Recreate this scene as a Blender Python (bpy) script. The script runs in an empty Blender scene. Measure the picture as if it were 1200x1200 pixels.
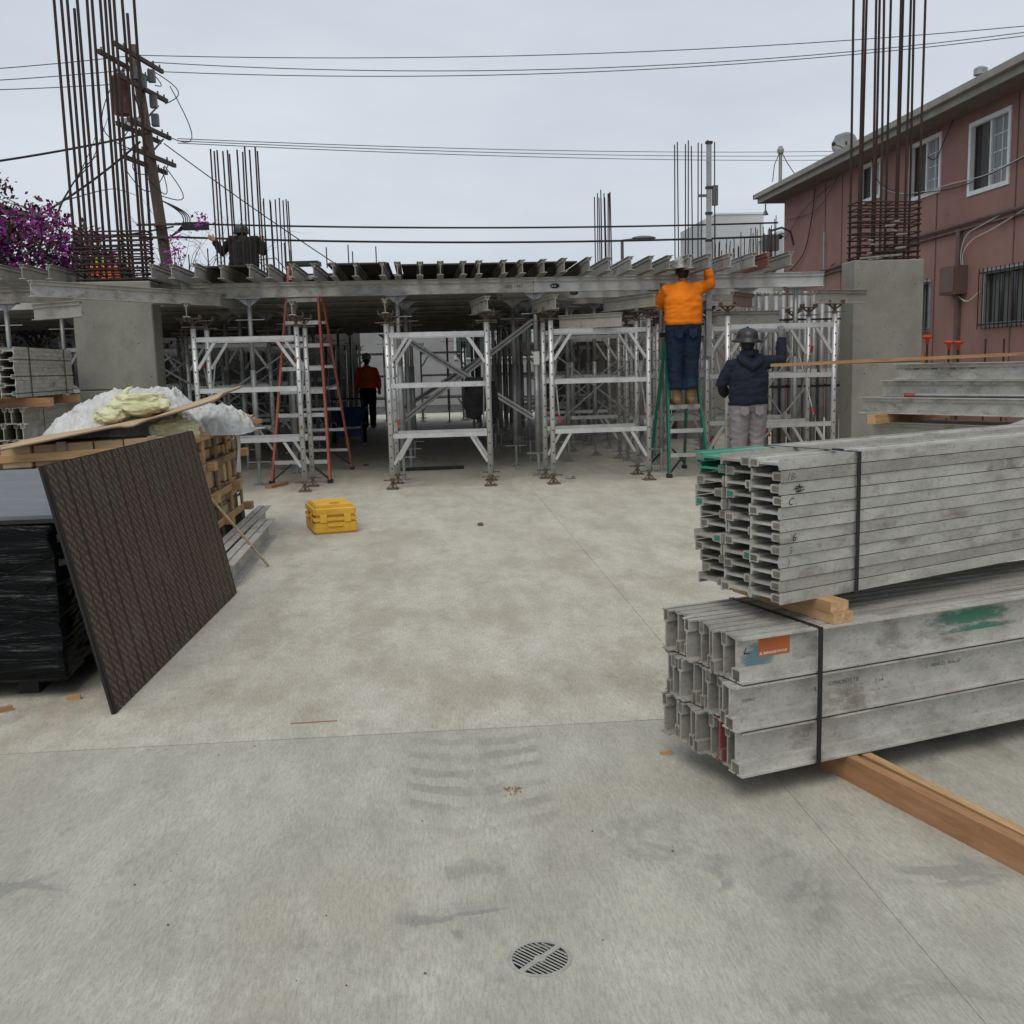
import bpy, bmesh, math, random
from mathutils import Vector, Matrix, noise, Euler
random.seed(7)
PI = math.pi
SC = bpy.context.scene
COL = SC.collection

# ------------------------------------------------------------------ camera, world, sun, exposure
YAW, PITCH, ROLL, EYE = math.radians(4.4), math.radians(8.15), math.radians(1.5), 1.45
f = Vector((math.sin(YAW)*math.cos(PITCH), math.cos(YAW)*math.cos(PITCH), -math.sin(PITCH)))
r0 = Vector((math.cos(YAW), -math.sin(YAW), 0)); u0 = r0.cross(f)
rr = r0*math.cos(ROLL) - u0*math.sin(ROLL); uu = r0*math.sin(ROLL) + u0*math.cos(ROLL)
cd = bpy.data.cameras.new('camera'); cam = bpy.data.objects.new('camera', cd); COL.objects.link(cam)
cam.matrix_world = Matrix(((rr.x, uu.x, -f.x, 0), (rr.y, uu.y, -f.y, 0), (rr.z, uu.z, -f.z, EYE), (0, 0, 0, 1)))
cd.sensor_width = 36; cd.lens = 36; cd.clip_start = 0.05; cd.clip_end = 2000
SC.camera = cam
W = bpy.data.worlds.new('World'); SC.world = W; W.use_nodes = True
nt = W.node_tree; nt.nodes.clear()
def N(t, nt, **k):
    n = nt.nodes.new(t)
    for a, b in k.items():
        if a in n.inputs.keys(): n.inputs[a].default_value = b
        else: setattr(n, a, b)
    return n
SUN_EL, SUN_AZ = math.radians(58), math.radians(200)
sky = N('ShaderNodeTexSky', nt, sky_type='NISHITA', sun_disc=False, sun_elevation=SUN_EL, sun_rotation=SUN_AZ, dust_density=4.0)
hs = N('ShaderNodeHueSaturation', nt, Saturation=0.35, Value=0.9)
tc = N('ShaderNodeTexCoord', nt)
mp = N('ShaderNodeMapping', nt); mp.inputs['Scale'].default_value = (1.1, 1.1, 3.6)
nz = N('ShaderNodeTexNoise', nt, Scale=1.6, Detail=5.0, Roughness=0.55)
cr = N('ShaderNodeValToRGB', nt)
cr.color_ramp.elements[0].position = .3; cr.color_ramp.elements[0].color = (5.0, 5.65, 6.45, 1)
cr.color_ramp.elements[1].position = .72; cr.color_ramp.elements[1].color = (6.75, 7.3, 7.95, 1)
mx = N('ShaderNodeMixRGB', nt, Fac=0.9)
bg = N('ShaderNodeBackground', nt, Strength=0.1); wo = N('ShaderNodeOutputWorld', nt)
L = nt.links.new
L(sky.outputs[0], hs.inputs['Color']); L(tc.outputs['Generated'], mp.inputs[0]); L(mp.outputs[0], nz.inputs['Vector']); L(nz.outputs[0], cr.inputs[0])
L(hs.outputs[0], mx.inputs[1]); L(cr.outputs[0], mx.inputs[2]); L(mx.outputs[0], bg.inputs[0]); L(bg.outputs[0], wo.inputs[0])
sd = bpy.data.lights.new('sun', 'SUN'); sd.energy = 1.15; sd.angle = math.radians(40); sd.color = (1, .93, .82)
so = bpy.data.objects.new('sun', sd); COL.objects.link(so)
sdir = Vector((math.sin(SUN_AZ)*math.cos(SUN_EL), math.cos(SUN_AZ)*math.cos(SUN_EL), math.sin(SUN_EL)))
so.rotation_euler = sdir.to_track_quat('Z', 'Y').to_euler(); so.location = (0, -5, 30)
SC.view_settings.view_transform = 'Standard'; SC.view_settings.look = 'None'
SC.view_settings.exposure = 0.12; SC.view_settings.gamma = 1.0; SC.view_settings.use_curve_mapping = False
SC.render.engine = 'CYCLES'

# ------------------------------------------------------------------ materials
MATS = {}
def mat(name, c1, c2=None, scale=6, rough=.7, metal=0, bump=.0, bscale=40, spots=None, sscale=3, samt=.5, stretch=(1, 1, 1), spec=.4, rnd=.06, detail=6, grain=0):
    """two-tone noise material with optional dirt spots; random offset and slight value change per object"""
    if name in MATS: return MATS[name]
    m = bpy.data.materials.new(name); m.use_nodes = True; nt = m.node_tree; L = nt.links.new
    b = nt.nodes['Principled BSDF']
    b.inputs['Roughness'].default_value = rough; b.inputs['Metallic'].default_value = metal
    b.inputs['Specular IOR Level'].default_value = spec
    c2 = c2 or tuple(x*.8 for x in c1)
    tc = N('ShaderNodeTexCoord', nt); oi = N('ShaderNodeObjectInfo', nt)
    mul = N('ShaderNodeMath', nt, operation='MULTIPLY'); mul.inputs[1].default_value = 53.0
    L(oi.outputs['Random'], mul.inputs[0])
    mp = N('ShaderNodeMapping', nt); mp.inputs['Scale'].default_value = stretch
    add = N('ShaderNodeVectorMath', nt, operation='ADD')
    L(tc.outputs['Object'], mp.inputs[0]); L(mp.outputs[0], add.inputs[0]); L(mul.outputs[0], add.inputs[1])
    nz = N('ShaderNodeTexNoise', nt, Scale=scale, Detail=detail, Roughness=.6); L(add.outputs[0], nz.inputs['Vector'])
    cr = N('ShaderNodeValToRGB', nt)
    cr.color_ramp.elements[0].position = .33; cr.color_ramp.elements[0].color = (*c2, 1)
    cr.color_ramp.elements[1].position = .66; cr.color_ramp.elements[1].color = (*c1, 1)
    L(nz.outputs[0], cr.inputs[0]); out = cr.outputs[0]
    if spots:
        n2 = N('ShaderNodeTexNoise', nt, Scale=sscale, Detail=7, Roughness=.65); L(add.outputs[0], n2.inputs['Vector'])
        c3 = N('ShaderNodeValToRGB', nt)
        c3.color_ramp.elements[0].position = .54; c3.color_ramp.elements[0].color = (0, 0, 0, 1)
        c3.color_ramp.elements[1].position = .70; c3.color_ramp.elements[1].color = (samt, samt, samt, 1)
        L(n2.outputs[0], c3.inputs[0])
        mx = N('ShaderNodeMixRGB', nt); mx.inputs[2].default_value = (*spots, 1)
        L(c3.outputs[0], mx.inputs[0]); L(out, mx.inputs[1]); out = mx.outputs[0]
    if grain:
        gq = N('ShaderNodeMapping', nt); gq.inputs['Scale'].default_value = (1.3, 1, 1); L(add.outputs[0], gq.inputs[0])
        for sc_, lo_, hi_, col_, am_ in ((38, .53, .66, tuple(x*.42 for x in c2), grain), (120, .56, .68, tuple(x*.30 for x in c2), grain*.9), (55, .57, .66, tuple(min(1, x*1.45) for x in c1), grain*.7)):
            gn = N('ShaderNodeTexNoise', nt, Scale=sc_, Detail=8, Roughness=.75); L(gq.outputs[0], gn.inputs['Vector'])
            gr = N('ShaderNodeMapRange', nt); gr.inputs['From Min'].default_value = lo_; gr.inputs['From Max'].default_value = hi_; gr.inputs['To Max'].default_value = am_; L(gn.outputs[0], gr.inputs[0])
            gm = N('ShaderNodeMixRGB', nt); gm.inputs[2].default_value = (*col_, 1); L(gr.outputs[0], gm.inputs[0]); L(out, gm.inputs[1]); out = gm.outputs[0]
    if rnd:
        mr = N('ShaderNodeMapRange', nt); mr.inputs['To Min'].default_value = 1-rnd; mr.inputs['To Max'].default_value = 1+rnd
        L(oi.outputs['Random'], mr.inputs[0])
        h = N('ShaderNodeHueSaturation', nt); L(mr.outputs[0], h.inputs['Value']); L(out, h.inputs['Color']); out = h.outputs[0]
    L(out, b.inputs['Base Color'])
    if bump:
        n3 = N('ShaderNodeTexNoise', nt, Scale=bscale, Detail=5); L(add.outputs[0], n3.inputs['Vector'])
        bp = N('ShaderNodeBump', nt, Strength=bump, Distance=.01); L(n3.outputs[0], bp.inputs['Height']); L(bp.outputs[0], b.inputs['Normal'])
    MATS[name] = m; return m
beam_alu = mat('weathered_aluminium', (.53, .515, .47), (.36, .35, .315), 6, .55, .25, .15, 30, (.19, .165, .125), 5, .85, (1.0, 1.8, 1.8), grain=.5)
beam_dark = mat('stained_shaded_aluminium', (.42, .405, .36), (.27, .255, .22), 4, .65, .2, .15, 30, (.17, .145, .11), 4, .8, (.9, 1.8, 1.8), grain=.55)
frame_alu = mat('frame_aluminium', (.62, .62, .61), (.48, .48, .47), 7, .42, .5, .05, 60, (.33, .32, .30), 6, .6)
galv = mat('galvanised_steel', (.40, .41, .41), (.29, .30, .30), 8, .5, .5, .05, 60, (.22, .2, .17), 6, .6)
rustjack = mat('rusty_jack_steel', (.20, .15, .12), (.11, .085, .07), 20, .75, .4)
rebar_m = mat('rebar_rust', (.062, .036, .029), (.034, .024, .021), 14, .85, .15)
rebar_grey = mat('cement_splashed_rebar', (.30, .29, .27), (.14, .11, .09), 20, .85)
black_strap = mat('black_strap', (.012, .012, .014), (.02, .02, .022), 10, .4)
hole_m = mat('dark_hole', (.015, .015, .015), None, 5, .9)
wood = mat('pale_lumber', (.52, .33, .17), (.38, .22, .10), 5, .75, 0, .1, 30, (.30, .17, .08), 3, .4, (1, 7, 7))
wood_end = mat('lumber_end_grain', (.60, .40, .22), (.42, .24, .11), 40, .8)
wood_red = mat('reddish_lumber', (.44, .235, .115), (.30, .155, .07), 5, .7, 0, .1, 30, (.16, .08, .04), 3, .5, (1, 8, 8))
wood_grey = mat('grimy_nailer_wood', (.20, .178, .14), (.12, .105, .08), 12, .85, 0, 0, 30, None, 3, .5, (1, 3, 3), .3, .3)
nail_green = mat('green_painted_wood', (.05, .22, .16), (.03, .13, .10), 12, .7)
plastic_white = mat('white_plastic_sheet', (.56, .56, .545), (.44, .44, .425), 9, .25, 0, .1, 60, (.42, .40, .36), 5, .5)
cream_bag = mat('cream_insulation_bag', (.66, .66, .42), (.50, .50, .29), 7, .55, 0, .4, 50, (.2, .2, .13), 10, .5)
card = mat('cardboard', (.50, .36, .22), (.40, .28, .165), 5, .85, 0, .05, 60, (.26, .17, .10), 4, .5)
card_edge = mat('cardboard_edge', (.30, .22, .15), (.2, .15, .1), 40, .9)
orange_fg = mat('orange_fibreglass', (.47, .13, .085), (.36, .095, .065), 9, .45)
green_fg = mat('green_fibreglass', (.018, .22, .135), (.014, .16, .10), 9, .4)
black_pl = mat('black_plastic', (.018, .019, .02), (.03, .03, .03), 10, .5)
blue_paint = mat('blue_cart_paint', (.02, .06, .17), (.015, .04, .10), 6, .5, 0, 0, 40, (.06, .05, .04), 5, .5)
yellow_case_m = mat('yellow_case_plastic', (.80, .47, .05), (.70, .385, .03), 6, .5, 0, .05, 40, (.45, .29, .09), 9, .7, grain=.25)
concrete_pier = mat('formed_concrete', (.31, .305, .265), (.215, .21, .18), 2.2, .85, 0, .2, 50, (.17, .16, .13), 2.2, .8, (1, 1, .8), grain=.3)
stucco = mat('stucco_wall', (.35, .192, .16), (.285, .155, .13), 1.3, .9, 0, .5, 70, (.21, .13, .108), .9, .75, (1, 1, .45), grain=.25)
fascia_m = mat('painted_eave_timber', (.33, .31, .27), (.26, .24, .21), 3, .7)
soffit_m = mat('soffit_board', (.20, .155, .135), (.15, .12, .105), 3, .85)
roof_m = mat('roof_shingle', (.16, .15, .14), (.10, .095, .09), 12, .9)
white_paint = mat('white_paint', (.78, .78, .77), (.68, .68, .67), 6, .5)
glass_m = mat('window_glass', (.035, .042, .048), (.055, .062, .068), 1.2, .06, 0, 0, 40, None, 3, .5, (1, 1, 1), .8)
curtain_m = mat('pale_curtain', (.38, .40, .42), (.27, .29, .31), 9, .8, 0, 0, 40, None, 3, .5, (14, 14, .4))
curtain_dk = mat('grey_curtain', (.16, .16, .145), (.10, .10, .09), 9, .8, 0, 0, 40, None, 3, .5, (14, 14, .4))
black_iron = mat('black_iron', (.016, .016, .018), None, 10, .5, .2)
conduit_m = mat('old_conduit', (.15, .10, .085), (.10, .07, .06), 8, .7)
boxpaint = mat('electrical_box_paint', (.15, .085, .07), (.12, .07, .06), 5, .6)
pole_wood = mat('pole_timber', (.105, .075, .055), (.06, .045, .035), 6, .9, 0, .3, 30, None, 3, .5, (4, 4, .4))
transf_m = mat('rusty_transformer', (.19, .075, .055), (.13, .055, .045), 5, .7, 0, 0, 40, (.25, .2, .18), 5, .6)
cable_m = mat('black_cable', (.02, .02, .022), None, 5, .6)
wire_m = mat('grey_wire', (.10, .105, .11), None, 5, .6)
leaf_m = mat('dark_leaf', (.045, .075, .03), (.02, .04, .018), 3, .7)
flower_m = mat('magenta_bract', (.33, .035, .28), (.19, .018, .165), 4, .65, 0, 0, 40, None, 3, .5, (1, 1, 1), .3, .2)
flower_d = mat('dark_red_bract', (.13, .025, .05), (.06, .015, .03), 4, .65)
stem_m = mat('dry_stem', (.13, .10, .075), (.08, .06, .045), 8, .9)
film_edge = mat('form_board_edge', (.02, .018, .017), None, 5, .6)
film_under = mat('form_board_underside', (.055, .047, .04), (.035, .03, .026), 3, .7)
skin_m = mat('skin', (.33, .17, .11), (.28, .14, .09), 12, .55, 0, 0, 40, None, 3, .5, (1, 1, 1), .4, 0)
hair_m = mat('dark_hair', (.015, .012, .01), None, 20, .6)
orange_shirt = mat('safety_orange_shirt', (.90, .235, .012), (.80, .195, .01), 5, .85, 0, .5, 13, None, 3, .5, (1, 1, 1), .2, 0)
red_shirt = mat('red_orange_shirt', (.78, .14, .035), (.62, .10, .028), 5, .85, 0, .2, 25, None, 3, .5, (1, 1, 1), .2, 0)
jeans = mat('dark_denim', (.018, .032, .062), (.011, .02, .042), 6, .9, 0, .6, 15, (.03, .045, .08), 4, .6, (1, 1, 1), .2, 0)
hood_m = mat('navy_sweatshirt', (.022, .026, .042), (.016, .019, .032), 6, .95, 0, .6, 15, None, 3, .5, (1, 1, 1), .2, 0)
mauve = mat('mauve_grey_trousers', (.26, .235, .245), (.21, .19, .2), 5, .9, 0, .6, 14, None, 3, .5, (1, 1, 1), .2, 0)
black_cloth = mat('black_cloth', (.012, .012, .013), (.02, .02, .02), 5, .95, 0, .2, 30, None, 3, .5, (1, 1, 1), .2, 0)
hiviz = mat('hi_vis_orange', (.95, .16, .015), (.85, .13, .01), 5, .7, 0, 0, 40, None, 3, .5, (1, 1, 1), .2, 0)
boot_m = mat('tan_boot', (.24, .15, .075), (.16, .10, .05), 9, .8)
boot_dk = mat('dark_boot', (.04, .037, .033), (.025, .023, .02), 9, .8)
glove_m = mat('grey_glove', (.20, .20, .195), (.10, .10, .10), 18, .85)
hat_grey = mat('camo_hard_hat', (.42, .43, .40), (.13, .14, .13), 16, .4, 0, 0, 40, None, 3, .5, (1, 1, 1), .5, 0, 2)
hat_black = mat('black_hard_hat', (.02, .022, .025), (.03, .032, .035), 4, .35)
hat_white = mat('pale_hard_hat', (.45, .47, .48), None, 5, .4)
hat_lime = mat('lime_hard_hat', (.4, .6, .1), None, 5, .4)
def spray(name, c, w, h):
    m = bpy.data.materials.new(name); m.use_nodes = True; nt = m.node_tree; L = nt.links.new; b = nt.nodes['Principled BSDF']
    b.inputs['Base Color'].default_value = (*c, 1); b.inputs['Roughness'].default_value = .75
    tc = N('ShaderNodeTexCoord', nt); v = N('ShaderNodeVectorMath', nt, operation='SUBTRACT'); v.inputs[1].default_value = (w/2, h/2, 0); L(tc.outputs['Object'], v.inputs[0])
    sp = N('ShaderNodeVectorMath', nt, operation='MULTIPLY'); sp.inputs[1].default_value = (1/w, 1/h, 0); L(v.outputs[0], sp.inputs[0])
    ln_ = N('ShaderNodeVectorMath', nt, operation='LENGTH'); L(sp.outputs[0], ln_.inputs[0])
    nz = N('ShaderNodeTexNoise', nt, Scale=38, Detail=6, Roughness=.7); mp = N('ShaderNodeMapping', nt); mp.inputs['Scale'].default_value = (.5, 1.5, 1); L(tc.outputs['Object'], mp.inputs[0]); L(mp.outputs[0], nz.inputs['Vector'])
    ad = N('ShaderNodeMath', nt, operation='MULTIPLY_ADD'); ad.inputs[1].default_value = .75; L(nz.outputs[0], ad.inputs[0]); L(ln_.outputs['Value'], ad.inputs[2])
    mr = N('ShaderNodeMapRange', nt); mr.inputs['From Min'].default_value = .82; mr.inputs['From Max'].default_value = .52; mr.inputs['To Max'].default_value = .85; L(ad.outputs[0], mr.inputs[0]); L(mr.outputs[0], b.inputs['Alpha']); return m
paint_green = spray('green_spray', (.05, .21, .14), .5, .085); paint_blue = spray('blue_spray', (.13, .25, .29), .15, .13)
sticker_or = mat('orange_sticker', (.56, .135, .03), (.40, .12, .045), 14, .6, 0, 0, 40, (.30, .17, .10), 9, .7)
sticker_wh = mat('white_print', (.75, .72, .68), None, 5, .7)
ink = mat('black_marker_ink', (.02, .02, .025), None, 5, .7)
fadedink = mat('faded_grey_print', (.15, .145, .13), None, 5, .8)
red_pl = mat('red_plastic_grip', (.45, .03, .03), None, 5, .5)
cap_or = mat('orange_rebar_cap', (.75, .075, .03), None, 5, .6)
white_stucco = mat('white_stucco', (.56, .57, .57), (.50, .51, .51), .6, .85)
far_grey = mat('pale_grey_dish', (.24, .245, .25), None, 5, .6)
far_wall = mat('grey_block_wall', (.105, .105, .10), (.075, .075, .072), 2, .9)
greenish = mat('green_window_glass', (.035, .05, .042), (.055, .08, .065), 2, .15)
asphalt = mat('asphalt', (.07, .07, .068), (.05, .05, .05), 3, .9)
street_light = mat('street_light_grey', (.12, .12, .125), None, 5, .5, .3)
gold_m = mat('badge_gold', (.32, .27, .10), None, 5, .5)
debris_m = mat('grey_debris', (.16, .13, .10), (.09, .07, .05), 20, .9)

def slab_material():
    m = bpy.data.materials.new('concrete_slab_finish'); m.use_nodes = True; nt = m.node_tree; L = nt.links.new
    b = nt.nodes['Principled BSDF']; b.inputs['Roughness'].default_value = .85; b.inputs['Specular IOR Level'].default_value = .3
    tc = N('ShaderNodeTexCoord', nt); P = tc.outputs['Object']
    sep = N('ShaderNodeSeparateXYZ', nt); L(P, sep.inputs[0])
    def ns(scale, det=6, ro=.6, st=None, off=0):
        n = N('ShaderNodeTexNoise', nt, Scale=scale, Detail=det, Roughness=ro)
        q = N('ShaderNodeMapping', nt)
        if st: q.inputs['Scale'].default_value = st
        q.inputs['Location'].default_value = (off, off*.7, 0)
        L(P, q.inputs[0]); L(q.outputs[0], n.inputs['Vector']); return n.outputs[0]
    def ramp(v, a, bb, lo=0., hi=1.):
        r = N('ShaderNodeMapRange', nt); r.interpolation_type = 'SMOOTHSTEP'
        r.inputs['From Min'].default_value = a; r.inputs['From Max'].default_value = bb
        r.inputs['To Min'].default_value = lo; r.inputs['To Max'].default_value = hi
        L(v, r.inputs[0]); return r.outputs[0]
    def mth(op, a, c):
        n = N('ShaderNodeMath', nt, operation=op)
        for i, v in enumerate((a, c)):
            if isinstance(v, (int, float)): n.inputs[i].default_value = v
            else: L(v, n.inputs[i])
        return n.outputs[0]
    def mix(fac, a, c):
        n = N('ShaderNodeMixRGB', nt)
        for i, v in enumerate((fac, a, c)):
            if isinstance(v, tuple): n.inputs[i].default_value = (*v, 1)
            elif isinstance(v, (int, float)): n.inputs[i].default_value = v
            else: L(v, n.inputs[i])
        return n.outputs[0]
    big = ns(.7, 5); mid = ns(1.9, 10, .68, (1.5, .55, 1), 3); fine = ns(85, 8, .8); m2 = ns(8, 9, .75, (1.3, .45, 1), 17)
    blot = ns(1.7, 10, .7, (1.25, .6, 1), 9)
    tone = mth('ADD', mth('MULTIPLY', mid, .6), mth('MULTIPLY', m2, .4))
    near = mix(ramp(tone, .38, .62), (.38, .36, .297), (.50, .477, .397))
    far = mix(ramp(tone, .37, .62), (.435, .405, .33), (.60, .565, .475))
    isfar = ramp(mth('ADD', sep.outputs[1], mth('MULTIPLY', big, .02)), 3.975, 3.99)
    c = mix(isfar, near, far)
    # warm patches on the near pour, tan mud dust on the far one
    c = mix(ramp(ns(.8, 7, .6, None, 61), .48, .70, 0, .4), c, (.44, .395, .31))
    mud = mth('MULTIPLY', mth('MULTIPLY', ramp(blot, .47, .62), isfar), ramp(sep.outputs[1], 11.5, 7.0))
    mud = mth('MULTIPLY', mud, ramp(m2, .30, .62, .35, 1))
    c = mix(mth('MULTIPLY', mud, .5), c, (.31, .258, .18))
    # grey scuffs and dust
    sc = ns(2.6, 10, .76, (1.2, .7, 1), 21)
    c = mix(ramp(sc, .56, .67, 0, .36), c, (.215, .215, .205))
    du = ns(2.8, 10, .78, (1.3, .6, 1), 37)
    c = mix(ramp(du, .53, .66, 0, .55), c, (.60, .58, .51))
    # smeared boot-mud marks in a few places, each with its own outline
    wn = N('ShaderNodeTexNoise', nt, Scale=3.4, Detail=4, Roughness=.55, Distortion=1.1); q = N('ShaderNodeMapping', nt); q.inputs['Location'].default_value = (5, 2, 0); L(P, q.inputs[0]); L(q.outputs[0], wn.inputs['Vector'])
    shp = mth('MULTIPLY', ramp(wn.outputs[0], .46, .52), ramp(wn.outputs[0], .68, .57))
    for (px, py, rx, ry, am) in ((.02, 2.53, .17, .10, .9), (.05, 2.80, .13, .08, .6), (-1.28, 2.82, .22, .16, .8), (-.98, 2.2, .2, .12, .35), (.88, 2.62, .20, .32, .75), (1.42, 2.62, .20, .10, .75), (.62, 2.95, .18, .2, .5), (1.75, 3.6, .5, .3, .7), (1.0, 2.05, .3, .15, .5)):
        dx = mth('MULTIPLY', mth('SUBTRACT', sep.outputs[0], px), 1/rx); dy = mth('MULTIPLY', mth('SUBTRACT', sep.outputs[1], py), 1/ry)
        dd = mth('SQRT', mth('ADD', mth('MULTIPLY', dx, dx), mth('MULTIPLY', dy, dy)), 0)
        c = mix(mth('MULTIPLY', mth('MULTIPLY', shp, ramp(mth('ADD', dd, mth('MULTIPLY', m2, .8)), 1.5, 1.0)), am*.6), c, (.19, .188, .18))
        c = mix(mth('MULTIPLY', ramp(mth('ADD', dd, mth('MULTIPLY', m2, .9)), 1.7, .8), am*.2), c, (.22, .22, .21))
    # tyre tread bars, two ribs running away along y, curved
    wob = mth('MULTIPLY', ns(3, 3), .16)
    for x0, x1, xc, sl in ((-.13, .10, .12, 1.3), (.13, .36, .12, 1.3)):
        inx = mth('MULTIPLY', ramp(sep.outputs[0], x0-.02, x0+.03), ramp(sep.outputs[0], x1+.03, x1-.02))
        xr = mth('SUBTRACT', sep.outputs[0], xc); curve = mth('MULTIPLY', mth('MULTIPLY', xr, xr), sl)
        ph = mth('FRACT', mth('MULTIPLY', mth('ADD', mth('SUBTRACT', sep.outputs[1], curve), wob), 6.6), 0)
        bars = mth('MULTIPLY', ramp(ph, .40, .55), ramp(ph, 1.0, .9))
        seg = mth('MULTIPLY', ramp(sep.outputs[1], 2.9, 3.3), ramp(sep.outputs[1], 4.1, 3.7))
        seg = mth('MULTIPLY', seg, ramp(ns(3.2, 5, .6, None, 13), .36, .56))
        c = mix(mth('MULTIPLY', mth('MULTIPLY', mth('MULTIPLY', bars, inx), seg), .42), c, (.20, .195, .175))
    # broom texture grain, pits
    br = ns(120, 6, .85, (1.0, .16, 1))
    c = mix(ramp(br, .43, .60, 0, .34), c, (.17, .165, .15))
    c = mix(ramp(fine, .54, .66, 0, .30), c, (.17, .162, .14))
    c = mix(ramp(ns(70, 8, .8, None, 7), .55, .68, 0, .38), c, (.60, .58, .53))
    pit = ns(150, 3, .6, None, 91)
    c = mix(ramp(pit, .64, .70, 0, .65), c, (.11, .105, .095))
    L(c, b.inputs['Base Color'])
    h = mth('ADD', mth('MULTIPLY', br, .6), mth('MULTIPLY', fine, .5))
    bp = N('ShaderNodeBump', nt, Strength=.5, Distance=.008); L(h, bp.inputs['Height']); L(bp.outputs[0], b.inputs['Normal'])
    return m
slab_m = slab_material()

def film_material():
    """brown film-faced board: columns between dark lines, each filled with rows of faint slanted print"""
    m = bpy.data.materials.new('brown_form_film'); m.use_nodes = True; nt = m.node_tree; L = nt.links.new
    b = nt.nodes['Principled BSDF']; b.inputs['Roughness'].default_value = .6; b.inputs['Specular IOR Level'].default_value = .25
    tc = N('ShaderNodeTexCoord', nt); sep = N('ShaderNodeSeparateXYZ', nt); L(tc.outputs['Object'], sep.inputs[0])
    def mth(op, a, c=0.):
        n = N('ShaderNodeMath', nt, operation=op)
        for i, v in enumerate((a, c)):
            if isinstance(v, (int, float)): n.inputs[i].default_value = v
            else: L(v, n.inputs[i])
        return n.outputs[0]
    u, v = sep.outputs[1], sep.outputs[2]           # along the board, up the board
    cu = mth('MULTIPLY', u, 1/.205); fu = mth('FRACT', cu); 
    line = mth('MAXIMUM', mth('LESS_THAN', fu, .14), mth('MULTIPLY', mth('LESS_THAN', mth('ABSOLUTE', mth('SUBTRACT', fu, .55)), .04), .8))
    d = mth('FRACT', mth('MULTIPLY', mth('ADD', v, mth('MULTIPLY', u, .85)), 1/.047))
    row = mth('MULTIPLY', mth('GREATER_THAN', d, .30), mth('LESS_THAN', d, .80))
    nz = N('ShaderNodeTexNoise', nt, Scale=60, Detail=2); mp = N('ShaderNodeMapping', nt); mp.inputs['Rotation'].default_value = (.7, 0, 0); mp.inputs['Scale'].default_value = (1, 1.6, .8)
    L(tc.outputs['Object'], mp.inputs[0]); L(mp.outputs[0], nz.inputs['Vector'])
    gl = mth('GREATER_THAN', nz.outputs[0], .46)
    txt = mth('MULTIPLY', mth('MULTIPLY', row, gl), mth('SUBTRACT', 1., line))
    n2 = N('ShaderNodeTexNoise', nt, Scale=2.2, Detail=6); L(tc.outputs['Object'], n2.inputs['Vector'])
    base = N('ShaderNodeMixRGB', nt); L(n2.outputs[0], base.inputs[0]); base.inputs[1].default_value = (.040, .027, .019, 1); base.inputs[2].default_value = (.062, .043, .031, 1)
    m1 = N('ShaderNodeMixRGB', nt); L(mth('MULTIPLY', txt, .72), m1.inputs[0]); L(base.outputs[0], m1.inputs[1]); m1.inputs[2].default_value = (.165, .122, .088, 1)
    m2 = N('ShaderNodeMixRGB', nt); L(mth('MULTIPLY', line, .9), m2.inputs[0]); L(m1.outputs[0], m2.inputs[1]); m2.inputs[2].default_value = (.016, .011, .009, 1)
    n4 = N('ShaderNodeTexNoise', nt, Scale=3.1, Detail=9, Roughness=.75); L(tc.outputs['Object'], n4.inputs['Vector'])
    r4 = N('ShaderNodeMapRange', nt); r4.inputs['From Min'].default_value = .55; r4.inputs['From Max'].default_value = .72; r4.inputs['To Max'].default_value = .3; L(n4.outputs[0], r4.inputs[0])
    m4 = N('ShaderNodeMixRGB', nt); m4.inputs[2].default_value = (.17, .15, .125, 1); L(r4.outputs[0], m4.inputs[0]); L(m2.outputs[0], m4.inputs[1]); L(m4.outputs[0], b.inputs['Base Color'])
    return m
film_m = film_material()

def wrap_material():
    m = bpy.data.materials.new('black_stretch_wrap'); m.use_nodes = True; nt = m.node_tree; L = nt.links.new
    b = nt.nodes['Principled BSDF']; b.inputs['Base Color'].default_value = (.003, .004, .005, 1); b.inputs['Specular IOR Level'].default_value = .17; b.inputs['Roughness'].default_value = .16
    tc = N('ShaderNodeTexCoord', nt); mp = N('ShaderNodeMapping', nt); mp.inputs['Scale'].default_value = (.8, .8, 7); mp.inputs['Rotation'].default_value = (0, .16, 0)
    nz = N('ShaderNodeTexNoise', nt, Scale=1.9, Detail=5, Roughness=.5, Distortion=.9); L(tc.outputs['Object'], mp.inputs[0]); L(mp.outputs[0], nz.inputs['Vector'])
    bp = N('ShaderNodeBump', nt, Strength=.9, Distance=.05); L(nz.outputs[0], bp.inputs['Height']); L(bp.outputs[0], b.inputs['Normal'])
    return m
wrap_m = wrap_material()
grey_ply = mat('grey_coated_board', (.155, .168, .185), (.115, .125, .14), 5, .6, 0, 0, 40, (.28, .29, .30), 3, .5, (1, 5, 1))

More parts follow.
